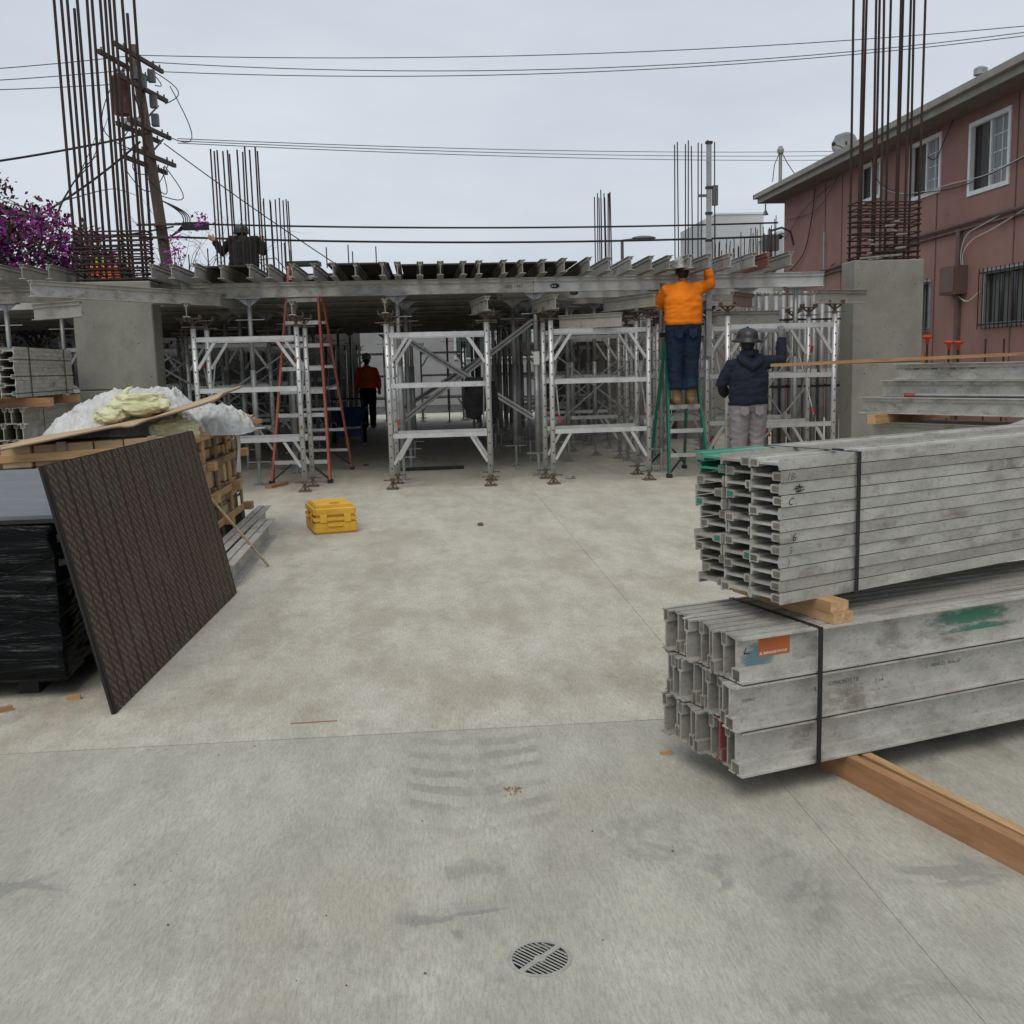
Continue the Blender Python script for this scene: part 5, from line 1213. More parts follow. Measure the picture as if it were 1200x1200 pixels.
g.add(c[0]+c[1], [(k, (k+1) % n, n+(k+1) % n, n+k) for k in range(n)]); g.obj('emblem_ring', ink, t)
put('emblem', text_mesh('TS', .045, ink, 'emblem', .2, .001), t, (-.008, -.105, .2128))

# ------------------------------------------------------------------ wrapped board stack and leaning form board
SX0, SX1, SY0_, SY1_ = -2.95, -1.685, 4.66, 7.10
t = thing('wrapped_board_stack', 'waist high stack of boards wrapped in black stretch film at the left edge', 'board stack', ((SX0+SX1)/2, SY0_, 0))
hw = (SX1-SX0)/2
bm = rbox(-hw, hw, 0, SY1_-SY0_, .085, .805, .015, 1)
bmesh.ops.subdivide_edges(bm, edges=bm.edges[:], cuts=24, use_grid_fill=True)
bm.normal_update()
for v in bm.verts:
    q = v.co; n_ = noise.noise(Vector((q.x*2+q.y*2, q.y, q.z*16)))*.010+noise.noise(Vector((q.x*5, q.y*5, q.z*5+q.x*4)))*.012
    if v.normal.length: v.co += v.normal*n_*(1 if q.z < .79 else .2)
bmobj(bm, 'wrapped_pack', wrap_m, t, True)
for k in range(2):
    g = MB(); g.box(-hw+.01*k, hw-.004*k, .004*k, SY1_-SY0_, .808+.018*k, .825+.018*k); g.obj('board', [grey_ply, ][0] if k else film_edge, t)
g = MB()
for x in (-hw+.15, 0, hw-.22): g.box(x-.045, x+.045, .10, SY1_-SY0_-.06, 0, .098)
g.obj('bearer', film_edge, t)
g = MB()
for k, dz in enumerate((.13, .21, .30)): g.path([(-hw-.01, -.012-.004*k, .16+dz*1.4), (-.1, -.016, .15+dz*1.1), (hw*.6, -.014, .17+dz*1.35), (hw+.012, -.008, .22+dz*1.5)], .003, 5)
g.obj('film_fold', wrap_m, t, True)
tag(put('wood_chip', (lambda g: (g.box(-.03, .03, -.012, .012, 0, .02), g.mesh('wood_chip', wood))[1])(MB()), None, (-1.66, 4.63, .0), (0, 0, .2)), 'small pale wood offcut on the ground by wrapped stack', 'offcut')
tag(put('wood_chip', (lambda g: (g.box(-.05, .05, -.012, .012, 0, .02), g.mesh('wood_chip', wood_red))[1])(MB()), None, (-1.93, 4.50, .0), (0, 0, .5)), 'reddish wood offcut on the ground at the left edge', 'offcut')
t = thing('form_board', 'large brown film faced form board leaning on the black wrapped stack', 'form board', (-1.405, 4.385, 0), -.034)
tilt = Matrix.Rotation(-math.asin(.215/1.10), 4, 'Y')
g = MB(); g.box(-.0075, -.0005, .004, 2.395, .0, 1.10, 0, Matrix.Translation((-.0, 0, 0))); bo = put('film_face', g.mesh('film_face', film_m), t)
g = MB(); g.box(-.020, -.008, 0, 2.40, -.001, 1.104); co = put('core', g.mesh('core', film_edge), t)
bo.rotation_euler = co.rotation_euler = (0, -math.asin(.215/1.10), 0); bo.location = co.location = (.003, 0, .005)

# ------------------------------------------------------------------ crates of cartons with plastic, bags and cardboard on top
CX1, CY0, CY1 = -1.80, 7.7, 9.75
card_pale = mat('pale_cardboard', (.58, .44, .28), (.47, .35, .22), 5, .85, 0, .05, 60, (.2, .15, .1), 6, .6); card_smudge = mat('smudged_cardboard', (.40, .29, .18), (.22, .16, .10), 7, .85, 0, .05, 60, (.05, .045, .04), 5, .9)
def crate(label, x0, x1, y0, y1, z0=.12, rows=5, tilt_=0):
    t = thing('carton_crate', label, 'crate', ((x0+x1)/2, y0, 0)); w = (x1-x0)/2; rnd = random.Random(int(abs(x0*100)))
    L_ = y1-y0; rh = .83/rows
    for s in ('right', 'front'):
        for r in range(rows):
            n = 9 if s == 'right' else 7
            for k in range(n):
                j = rnd.uniform(-.03, .018); z = z0+r*rh
                if s == 'right':
                    a = L_*k/n; g = MB(); lean = .0
                    bm = rbox(w-.2+j, w+j, a+.006, a+L_/n-.006, z+.004, z+rh-.004, .006, 1)
                else:
                    if k == n-1: continue
                    a = -w+(2*w-.2)*k/(n-1); bm = rbox(a+.005, a+(2*w-.2)/(n-1)-.005, j, .2+j, z+.004, z+rh-.004, .006, 1)
                bmobj(bm, 'carton', rnd.choice((card, card, card, card_pale, card_smudge)), t)
    g = MB(); g.box(-w+.03, w-.203, .203, L_-.03, z0, z0+.82); g.obj('core_cartons', card, t)
    # battens: uprights and horizontal slats with block ends, as on a shipping crate
    for k in range(5):
        y = .08+(L_-.16)*k/4; bmobj(rbox(w+.014, w+.032, y-.035, y+.035, .02, z0+.86, .003, 1), 'post', wood if k % 2 else wood_grey_, t)
    for z, a0, a1 in ((.16, .5, L_+.03), (.40, -.03, L_-.1), (.66, .1, L_+.03), (.90, -.03, L_-.35)):
        bmobj(rbox(w+.034, w+.052, a0, a1, z-.03, z+.03, .003, 1), 'slat', wood_grey_ if z == .66 else wood, t)
        for k in ((1, 3), (2, 4), (1, 4), (0, 3))[int(z*10) % 4]:
            y = .08+(L_-.16)*k/4; bmobj(rbox(w+.0525, w+.12, y-.05, y+.05, z-.035, z+.035, .004, 1), 'block', wood, t)
    for z in (.30, .86): bmobj(rbox(-w-.02, w+.03, -.045, -.027, z-.03, z+.03, .003, 1), 'slat', wood, t)
    for x in (-w+.1, -.1, w-.2): bmobj(rbox(x-.035, x+.035, -.026, -.013, .02, z0+.84, .003, 1), 'post', wood_grey_, t)
    g = MB(); g.box(-w, w, .0, L_, .0, .095); g.obj('pallet', film_edge, t)
    g = MB()
    for z in (.27, .70): g.box(w+.0005, w+.0125, -.01, L_+.01, z-.008, z+.008)
    g.obj('band', black_strap, t)
    return t
wood_grey_ = mat('weathered_batten', (.33, .25, .16), (.22, .17, .12), 7, .85, 0, .1, 30, None, 3, .5, (1, 1, 6))
c_ = crate('wooden battened crate of small cardboard cartons behind the leaning form board', -3.3, CX1, CY0, CY1); c_.rotation_euler = (.0, -.035, 0)
c_.location.z = .03
t = thing('plastic_sheet', 'crumpled white plastic sheeting heaped on top of the carton crate', 'plastic sheet', (-2.45, 8.75, .98))
def mound(w, d, h, seed, m, name, par, wr=.035, fold=7, nx=150, ny=100, dirx=1., power=.8):
    g = MB(); vs = []
    for j in range(ny+1):
        for i in range(nx+1):
            u, v = 2*i/nx-1, 2*j/ny-1; rr_ = (abs(u)**2.4+abs(v)**2.4)**(1/2.4); e = max(0, 1-rr_); 
            hh = h*min(1, e*1.9)**power
            p = Vector((u*w, v*d, 0)); q = Vector((u*w*fold*1.0*dirx+seed, v*d*fold*.55, seed*1.7))
            q2 = q+Vector((noise.noise(q*.5), noise.noise(q*.5+Vector((3, 3, 3))), 0))*1.1
            n1 = 1-abs(noise.noise(q2))*2.2; n2 = 1-abs(noise.noise(q2*2.3))*2; n3 = noise.noise(Vector((u*w*1.8+seed, v*d*1.8, 2)))
            vo = noise.voronoi(Vector((u*w*7+seed+.5*n1, v*d*6+.5*n2, 1.3)))[0]; vo2 = noise.voronoi(Vector((u*w*17+seed, v*d*15, 4.3)))[0]
            hh = hh*(1+.28*n3)+(n1*wr*.8+n2*wr*.35+(vo[1]-vo[0]-.3)*wr*1.5+(vo2[1]-vo2[0])*wr*.9)*min(1, e*6+.15)
            k_ = 1+.09*noise.noise(Vector((u*2.5+seed, v*2.5, 5)))
            vs.append((p.x*k_, p.y*k_, max(hh, -.02) if e > 0 else hh*.3))
    fs = [(j*(nx+1)+i, j*(nx+1)+i+1, (j+1)*(nx+1)+i+1, (j+1)*(nx+1)+i) for j in range(ny) for i in range(nx)]
    vs2 = [(x, y, -.03) for x, y, z in vs]
    g.add(vs, fs); o = g.obj(name, m, par, False); sol = o.modifiers.new('thick', 'SOLIDIFY'); sol.thickness = .004; return o
mound(.68, .62, .30, 3.3, plastic_white, 'sheet', t, .030, 8)
t = thing('plastic_bag', 'shiny white plastic bag slumped on the right end of carton crate', 'plastic bag', (-1.86, 8.95, .955))
mound(.36, .52, .20, 9.1, plastic_white, 'bag', t, .028, 9)
g = MB(); vs = []; n1, n2 = 10, 12
for j in range(n2+1):
    for i in range(n1+1):
        u, v = i/n1, j/n2; ww = .28*(1-.75*v); vs.append((.235+.012*math.sin(v*4)+.012*math.sin(u*9+v*5), -.25+(u-.5)*ww+.1*v, .06-.40*v))
g.add(vs, [(j*(n1+1)+i, j*(n1+1)+i+1, (j+1)*(n1+1)+i+1, (j+1)*(n1+1)+i) for j in range(n2) for i in range(n1)]); o = g.obj('hanging_flap', plastic_white, t, True)
def lump(label, name, cat, loc, rx, ry, rz_, m, seed, amp=.25, rot=0):
    bm = bmesh.new(); bmesh.ops.create_icosphere(bm, subdivisions=4 if 'bag' in name else 5, radius=1)
    for v in bm.verts:
        q = v.co.copy(); vo = noise.voronoi(q*2.3+Vector((seed, 1, 2)))[0]; vo2 = noise.voronoi(q*5+Vector((seed, 1, 2)))[0]; n_ = noise.noise(q*1.6+Vector((seed, 0, 0)))*amp*.7-(vo[0]*1.0)*amp*.8+(vo2[1]-vo2[0])*amp*.3
        s = 1+n_; v.co = Vector((math.copysign(abs(q.x)**.75, q.x)*rx*s, math.copysign(abs(q.y)**.75, q.y)*ry*s, math.copysign(abs(q.z)**.8, q.z)*rz_*s))
    o = bmobj(bm, name, m, None, 'bag' not in name); o.location = loc; o.rotation_euler = (0, 0, rot); return tag(o, label, cat)
lump('pale yellow insulation bag on top of the white plastic heap', 'insulation_bag', 'bag', (-2.26, 8.25, 1.225), .25, .20, .10, cream_bag, 2.2, .3)
lump('smaller pale yellow bag poking out beneath the white plastic', 'insulation_bag', 'bag', (-2.45, 8.15, 1.15), .13, .12, .07, cream_bag, 5.2, .3)
lump('pale yellow bag stuffed under the cardboard sheet', 'insulation_bag', 'bag', (-1.95, 8.0, 1.02), .20, .15, .10, cream_bag, 7.7, .3)
g = MB(); g.path([(0, 0, -.03), (.015, 0, .02), (.045, 0, .05), (.075, .0, .06)], [.040, .024, .012, .003], 8); tag(g.obj('bag_neck', cream_bag, None, True, loc=(-2.40, 8.33, 1.30)), 'yellow twisted neck of a bag sticking up from the heap', 'bag neck')
lump('crumpled brown paper scrap on the crate corner', 'paper_scrap', 'paper', (-1.66, 9.35, 1.03), .09, .12, .05, card, 4.4, .5)
# bent cardboard sheet
t = thing('cardboard_sheet', 'long bent sheet of brown cardboard tilted across the crate top', 'cardboard', (0, 0, 0))
g = MB(); nx, ny = 30, 8; vs = []
for j in range(ny+1):
    for i in range(nx+1):
        u, v = i/nx, j/ny
        x = -3.05+1.42*u+.0*v+.10*v*u; y = 7.50+.80*v+.25*u
        z = .955+.17*u+.13*u*u+.035*v+.05*v*u+.012*math.sin(u*5+v*2)-(.04*math.exp(-((u-.62)/.05)**2)*(1-v)*.6)
        vs.append((x+(.02*math.sin(v*9) if i in (0, nx) else 0), y, z))
g.add(vs, [(j*(nx+1)+i, j*(nx+1)+i+1, (j+1)*(nx+1)+i+1, (j+1)*(nx+1)+i) for j in range(ny) for i in range(nx)])
o = g.obj('sheet', [card, card_edge], t, True); sol = o.modifiers.new('thick', 'SOLIDIFY'); sol.thickness = .014; sol.offset = -1; sol.material_offset_rim = 1
# stick leaning on the crate, beams on the floor
g = MB(); a, b_ = Vector((-1.25, 7.66, .012)), Vector((-1.70, 7.95, .50)); g.bar((0, 0, 0), b_-a, .015, .013); tag(g.obj('wooden_stick', wood_grey_, loc=a), 'thin wooden stick leaning on the crate over the floor beams', 'stick')
beam('nearer aluminium beam lying on the floor beside the carton crate', (-1.425, 6.92, .082), HN+.02, 2.2, 0, beam_alu, 'loose beams on the floor by the crate', h=.16, w=.13, bx=.06)
beam('farther, longer aluminium beam lying on the floor beside the crate', (-1.575, 6.7, .082), HN+.02, 3.35, 0, beam_alu, 'loose beams on the floor by the crate', h=.16, w=.13, bx=.06)

# ------------------------------------------------------------------ strapped bundles at the left edge
rnd = random.Random(14)
LXs, LY0 = -4.04, 10.5
for r in range(6):
    for c in range(4):
        lvl = {0: 'lowest', 5: 'topmost'}.get(r, ORD[6-r]+' from top')
        fl_ = (r+c) % 2 == 0; la = HN+.065
        beam(f'{lvl} beam, {ORD[c+1]} column from right, in the left edge strapped bundle', (LXs-.075-.152*c, LY0+rnd.uniform(-.03, .03), 1.30+r*.0835), la, 2.05, PI/2 if fl_ else -PI/2, beam_alu, 'beams in the left edge upper bundle', h=.145, w=.081, wm=nail_green if (r, c) == (0, 0) else wood_grey)
for y_ in (10.95, 12.2):
    x = LXs+.006-math.tan(.065)*(y_-LY0)
    strap(f'{"near" if y_ < 11 else "far"} black strap round the upper left edge bundle', [(x, y_, 1.255), (x, y_, 1.762), (x-.62, y_, 1.762), (x-.62, y_, 1.255)], .02, (0, 1, 0))
lumber('near reddish timber between the two left edge beam bundles', (-3.82, 10.78, 1.205), (-4.9, 10.85, 1.205), .09, .088, wood_red)
lumber('far reddish timber between the two left edge beam bundles', (-4.0, 12.15, 1.205), (-4.9, 12.15, 1.205), .09, .088, wood_red)
for r in range(6):
    for c in range(6):
        beam(f'{ ["lowest row", "fifth row down", "fourth row down", "third row down", "second row", "top row"][r] } beam, {ORD[c+1]} from the right, in the bundle below left edge timbers', (LXs-.01-.1*c, LY0+.12+rnd.uniform(-.05, .05), .25+r*.1655), HN+.065, 2.1, 0, beam_dark if rnd.random() < .6 else beam_alu, 'beams in the left edge lower bundle', h=.164, w=.094)
lumber('timber under the left edge lower bundle, near', (-3.9, 10.9, .084), (-4.8, 10.9, .084), .09, .16, wood_red)
lumber('timber under the left edge lower bundle, far', (-3.95, 12.3, .084), (-4.8, 12.3, .084), .09, .16, wood_red)
x = LXs+.043; strap('black strap round the left edge lower bundle', [(x-.03, 11.1, .8), (x-.03, 11.1, 1.16), (x-.58, 11.1, 1.16), (x-.58, 11.1, .8)], .02, (0, 1, 0))
for i, (x, y) in enumerate(((-3.9, 11.5), (-3.98, 12.5))): pass

# ------------------------------------------------------------------ right middle bundles behind the big ones
RA = -math.radians(68); RP = Vector((4.35, 10.0, 0))
rdir = Vector((math.cos(-1.03), math.sin(-1.03), 0)); rnrm = Vector((-rdir.y, rdir.x, 0)); ra = math.atan2(rdir.y, rdir.x)
for r, (zz, offl, offn) in enumerate(((.965, -.03, 0), (1.125, .08, .18), (1.285, .10, .36))):
    for c in range(3 if r < 2 else 2):
        beam(f'{ORD[c+1]} beam of the {["lowest", "middle", "top"][r]} stepped tier behind the big strapped bundles', RP+rdir*(offl)+rnrm*(offn+.16*c)+Vector((0, 0, zz)), ra, 4.0, 0, beam_alu if c == 0 else beam_dark, 'beams in the stepped bundle at right', h=.157, w=.12, bx=.05)
lumber('pale timber under the stepped beam tier beside right pier', RP+rdir*.25-rnrm*.25+Vector((0, 0, .84)), RP+rdir*.25+rnrm*1.0+Vector((0, 0, .84)), .09, .09, wood)
lumber('timber under the far part of the stepped beam tier', RP+rdir*2.6-rnrm*.1+Vector((0, 0, .84)), RP+rdir*2.6+rnrm*1.0+Vector((0, 0, .84)), .09, .09, wood)
for r in range(5):
    for c in range(4):
        beam(f'{ORD[c+1]} beam back, {ORD[r+1]} row up, in dark bundle beneath the stepped tier', RP+rdir*(.08+rnd.uniform(-.05, .05))+rnrm*(.05+.17*c)+Vector((0, 0, .085+r*.159)), ra, 3.6, 0, beam_dark, 'beams beneath the stepped tier', h=.157, w=.12, bx=.05)
a = RP+rdir*.45+rnrm*.08; tb = thing('red_tipped_bar', 'grey steel bar with red painted ends lying on the lowest stepped tier', 'bar', a+Vector((0, 0, 1.064)))
g = MB(); g.tube((0, 0, 0), rdir*1.55+rnrm*.03, .016, 8); g.obj('bar', galv, tb); g = MB(); g.tube(-rdir*.06, rdir*.05, .022, 8); g.obj('end_cap', mat('red_end_paint', (.36, .09, .07), None, 5, .6), tb); g = MB(); g.tube(rdir*1.5+rnrm*.03, rdir*1.66+rnrm*.03, .024, 8); g.obj('end_cap', mat('red_end_paint', (.36, .09, .07), None, 5, .6), tb)
stm = text_mesh('EU 1 2MM    EU 1 2MM    EU 1 2MM    EU 1 2MM', .036, fadedink, 'stencil', 0, .0004)
p = RP+rdir*.20+rnrm*(.36-.0055)+Vector((0, 0, 1.30)); nr = -rnrm
o = put('stencil', stm); o.matrix_world = Matrix(((rdir.x, 0, nr.x, p.x), (rdir.y, 0, nr.y, p.y), (0, 1, 0, p.z), (0, 0, 0, 1))); tag(o, 'row of faded black stencils along the top stepped beam', 'stencil')
s0 = RP+rdir*1.85+rnrm*.11+Vector((0, 0, 0)); g = MB(); g.box(-.01, .01, -.003, 0, 1.06, 1.20); o = g.obj('strap_end', black_strap, loc=(s0.x, s0.y, 0)); o.rotation_euler = (0, 0, ra); tag(o, 'short hanging black strap end on the middle stepped tier', 'strap')
lumber('long thin plank lying across the stepped beams towards the right pier', (3.30, 9.75, 1.385), (6.6, 9.35, 1.45), .10, .03, wood_red)
for i, dx in enumerate((0, .05)):
    g = MB(); g.tube((0, 0, 0), (.9, -.55, .42), .022, 8); tag(g.obj('grey_tube', galv, loc=(3.02+dx, 5.6+dx, .93+.01*i)), f'{ "near" if i == 0 else "far"} grey tube rising at the right edge behind upper bundle', 'tube')
# stakes with orange caps in front of the pink wall
for x, y, h, w_ in ((7.71, 15.5, 1.70, 'left'), (8.06, 15.5, 1.61, 'middle'), (8.21, 15.5, 1.605, 'right')):
    t = thing('capped_stake', f'{w_} steel stake with orange safety cap before the pink wall', 'stake', (x, y, 0))
    g = MB(); g.tube((0, 0, 0), (0, 0, h), .018, 6); g.obj('stake', rebar_m, t)
    g = MB(); g.lathe([(.022, h-.1), (.03, h-.02), (.07, h+.005), (.075, h+.025), (.06, h+.04)], 10); g.obj('safety_cap', cap_or, t, True)
for x, y, h, w_ in ((8.65, 15.5, 1.67, 'left'), (8.95, 15.5, 1.66, 'right')):
    g = MB(); g.tube((0, 0, 0), (0, 0, h), .016, 6); tag(g.obj('bare_stake', rebar_m, loc=(x, y, 0)), f'{w_} thin bare steel stake before the pink wall', 'stake', 'bare stakes')
g = MB(); g.box(-.05, .05, -.04, .04, 0, 1.47); tag(g.obj('wood_post', wood_red, loc=(7.68, 15.6, 0)), 'short wooden post end showing beside the right pier', 'post')

# ------------------------------------------------------------------ wheelbarrow, jacket, small stuff
t = thing('concrete_cart', 'dark blue two wheeled concrete cart in the shade under the deck', 'cart', (-1.62, 20.6, 0), .1)
bm = bmesh.new(); q = [(-.36, -.45), (.36, -.45), (.36, .45), (-.36, .45)]; lo = [bm.verts.new((x*.62, y*.6, .34)) for x, y in q]; hi = [bm.verts.new((x, y, .70)) for x, y in q]; hi2 = [bm.verts.new((x*.94, y*.94, .70)) for x, y in q]; lo2 = [bm.verts.new((x*.58, y*.56, .37)) for x, y in q]
bm.faces.new(lo[::-1]); bm.faces.new(lo2)
for i in range(4):
    j = (i+1) % 4; bm.faces.new((lo[i], lo[j], hi[j], hi[i])); bm.faces.new((hi[i], hi[j], hi2[j], hi2[i])); bm.faces.new((hi2[i], hi2[j], lo2[j], lo2[i]))
bmobj(bm, 'tub', blue_paint, t)
for s in (-1, 1):
    g = MB(); g.bar((s*.24, -.25, 0), (s*.24, -.22, .36), .04, .04); g.obj('leg', blue_paint, t)
    Mw = Matrix.Translation((s*.30, .12, .20)) @ Matrix.Rotation(PI/2, 4, 'Y'); g = MB(); g.lathe([(.10, -.04), (.19, -.04), (.20, 0), (.19, .04), (.10, .04)], 16, 0, Mw); wv = g.obj('wheel', black_pl, t, True)
g = MB(); g.box(-.22, .22, -.262, -.25, .14, .30); g.obj('front_plate', blue_paint, t)
g = MB(); g.tube((-.3, .4, .62), (-.3, .95, .85), .018, 8); g.tube((.3, .4, .62), (.3, .95, .85), .018, 8); g.tube((-.3, .95, .85), (.3, .95, .85), .018, 8); g.obj('handle', blue_paint, t)
t = thing('hanging_jacket', 'dark navy jacket hung on the rear rail of the middle frame', 'jacket', (.60, 13.06, 1.25))
g = MB(); g.path([(0, .0, .06), (0, 0, -.05), (-.03, .01, -.3), (-.06, .02, -.46)], [(.14, .06), (.15, .07), (.15, .06), (.07, .05)], 14, side=(1, 0, 0)); g.path([(.17, 0, .0), (.22, .02, -.3), (.20, .02, -.52)], [.06, .055, .04], 8)
remesh(g, 'cloth', black_cloth, .012, .016, 9, 1, t)
def offcut(label, x, y, l, w, h, rz, m): g = MB(); g.box(-l/2, l/2, -w/2, w/2, 0, h); o = g.obj('offcut', m, loc=(x, y, .0005)); o.rotation_euler = (0, 0, rz); tag(o, label, 'offcut')
offcut('short reddish board lying by the foot of the orange ladder', -1.98, 13.15, .42, .10, .04, 1.2, wood_red)
offcut('tiny wood scrap on the floor near lower strapped bundle corner', .83, 3.60, .045, .016, .012, .05, wood)
offcut('thin wire piece lying on the far pour of concrete', -.53, 4.15, .19, .004, .004, .03, wood_red)
offcut('dark bar lying on the floor under the middle frame', .0, 14.6, .9, .05, .05, .05, black_pl)
offcut('end of a reddish board sticking out past the crate top corner', -1.72, 9.62, .34, .09, .035, 0, wood_red)
[o for o in SC.objects if o.name.startswith('offcut')][-1].location.z = .985
g = MB(); rnd = random.Random(2)
for k in range(14):
    a = Vector((rnd.uniform(-.03, .03), rnd.uniform(-.03, .03), .004)); g.bar(a, a+Vector((rnd.uniform(-.02, .02), rnd.uniform(-.012, .012), rnd.uniform(0, .006))), .004, .003)
tag(g.obj('bark_crumbs', wood_red, loc=(.235, 3.33, 0)), 'few brown crumbs on the grey concrete right of tyre marks', 'debris')
lump('small dark stone on the concrete before the middle frame', 'stone', 'stone', (.42, 9.3, .012), .03, .025, .015, debris_m, 3, .3)
lump('crumpled silver foil scrap by the right front frame foot', 'foil_scrap', 'scrap', (1.75, 12.9, .02), .08, .05, .025, galv, 6, .6)
lump('dark lump of mud on the floor left of the middle frame', 'mud_lump', 'debris', (-1.0, 15.6, .012), .05, .04, .02, debris_m, 9, .4)
g = MB(); rnd = random.Random(8); pts = []
for k in range(46):
    yy = rnd.choice([rnd.uniform(2.2, 4), rnd.uniform(3, 9)]); pts.append(Vector((rnd.uniform(-.45, .4)*yy, yy, 0)))
for p in pts:
    if p.x > .7 and p.y < 5 or p.x < -.9 : continue
    s = rnd.uniform(.0015, .004); g.ball(p+Vector((0, 0, s*.4)), s, s*1.3, s*.6, 6)
tag(g.obj('grit', debris_m), 'scattered grit and crumbs on the concrete', kind='stuff')

# ------------------------------------------------------------------ people
def lp(a, b_, t): return Vector(a)*(1-t)+Vector(b_)*t
def person(label, base, rz, J, scale, outfit, bare_arms=False, group=None, vox=.011, fat=1.0, brim=True, hand_curl=1.0, look=0.0):
    """J: joints in local metres, facing +y (back to -y): pelvis, chest, neck, head, shoulder/elbow/wrist l,r, hip/knee/ankle l,r, hand direction l,r"""
    t = thing('person', label, 'person', base, rz, group); t.scale = (scale,)*3
    V = {k: Vector(v) for k, v in J.items()}
    sk = MB(); sh = MB(); pa = MB(); bt = MB(); hr = MB(); ht = MB(); gl = MB()
    up_ = (1, 0, 0); hu = outfit.get('hem_up', 0); lf = outfit.get('leg', 1.0); hsz = outfit.get('hat_size', 1.12)
    # torso (body and shirt)
    pel, che, nec, hea = V['pelvis'], V['chest'], V['neck'], V['head']
    tor = [pel+Vector((0, 0, -.08)), pel, lp(pel, che, .45), che, lp(che, nec, .55), lp(che, nec, .85), nec]
    rad = [(.13, .09), (.145, .10), (.13*fat, .095*fat), (.145*fat, .095*fat), (.12, .075), (.08, .06), (.055, .055)]
    sk.path(tor, rad, 16, side=up_)
    so_ = .016
    hem = V.get('hem', pel+Vector((0, 0, -.01)))
    sh.path([hem, hem+Vector((0, 0, .03)), lp(pel, che, .25), lp(pel, che, .6), che, lp(che, nec, .5), lp(che, nec, .85), nec+Vector((0, 0, .0))],
            [(.19*fat, .14*fat), (.198*fat, .15*fat), (.192*fat, .15*fat), (.192*fat, .145*fat), (.198*fat, .14*fat), (.19, .128), (.135, .10), (.072, .074)], 18, side=up_)
    # neck, head with face
    fw = Matrix.Rotation(look, 3, 'Z') @ Vector((0, 1, 0)); sd_ = Matrix.Rotation(look, 3, 'Z') @ Vector((1, 0, 0))
    sk.path([nec+Vector((0, 0, -.04)), nec+Vector((0, 0, .03)), hea+Vector((0, 0, -.07))], [.062, .055, .054], 12)
    R3 = Matrix.Rotation(look, 4, 'Z')
    sk.ball(hea, .075, .095, .115, 18, 0, R3); sk.ball(hea+fw*.035+Vector((0, 0, -.055)), .055, .062, .062, 12, 0, R3)
    sk.path([hea+fw*.09+Vector((0, 0, .01)), hea+fw*.112+Vector((0, 0, -.025)), hea+fw*.09+Vector((0, 0, -.035))], [.010, .017, .012], 8)
    sk.path([hea+fw*.085-sd_*.03+Vector((0, 0, -.062)), hea+fw*.098+Vector((0, 0, -.062)), hea+fw*.085+sd_*.03+Vector((0, 0, -.062))], [.008, .011, .008], 6)
    for s in (-1, 1):
        sk.ball(hea+sd_*(s*.078)+Vector((0, 0, -.008)), .012, .022, .034, 8, 0, R3)
        sk.ball(hea+fw*.083+sd_*(s*.032)+Vector((0, 0, .012)), .014, .012, .010, 8, 0, R3)
    # arms and hands
    for s, k in ((-1, 'l'), (1, 'r')):
        S, E_, Wr, hd = V['sho_'+k], V['elb_'+k], V['wri_'+k], V['hand_'+k].normalized()
        sk.path([lp(nec, S, .55), S, lp(S, E_, .35), E_, lp(E_, Wr, .35), Wr], [.040, .042, .040, .036, .038, .028], 12)
        arm_pts = [lp(che+Vector((0, 0, .1)), S, .55), S+Vector((0, 0, .0)), lp(S, E_, .4), E_]; arm_r = [.084, .084, .074, .064]
        if not bare_arms: arm_pts += [lp(E_, Wr, .45), lp(E_, Wr, .93)]; arm_r += [.060, .050]
        sh.path(arm_pts, arm_r, 14)
        H_ = gl if outfit.get('glove') else sk
        pal = Wr+hd*.05; side = hd.cross(Vector((0, 1, 0)));
        if side.length < .2: side = hd.cross(Vector((0, 0, 1)))
        side.normalize(); nrm = side.cross(hd).normalized()
        o_ = .004 if outfit.get('glove') else 0
        H_.path([Wr-hd*.02, Wr+hd*.02, pal, Wr+hd*.092], [(.027+o_, .020+o_), (.036+o_, .017+o_), (.042+o_, .016+o_), (.038+o_, .012+o_)], 12, side=side)
        for q, (of, ln_) in enumerate(((-.030, .068), (-.010, .078), (.010, .074), (.029, .058))):
            c = hand_curl; p0 = Wr+hd*.085+side*of
            p1 = p0+(hd*math.cos(.5*c)+nrm*math.sin(.5*c))*ln_*.45; p2 = p1+(hd*math.cos(1.3*c)+nrm*math.sin(1.3*c))*ln_*.32; p3 = p2+(hd*math.cos(2.0*c)+nrm*math.sin(2.0*c))*ln_*.26
            H_.path([p0, p1, p2, p3], [.0095+o_*.7, .009+o_*.7, .0083+o_*.7, .007+o_*.7], 8)
        th = side*(-s)*(1 if side.x*1 > 0 else -1); p0 = Wr+hd*.03+th*.028; p1 = p0+th*.030+hd*.026+nrm*.012; p2 = p1+hd*.030+nrm*.018+th*.004
        H_.path([p0, p1, p2], [.014+o_*.6, .011+o_*.6, .009+o_*.6], 8)
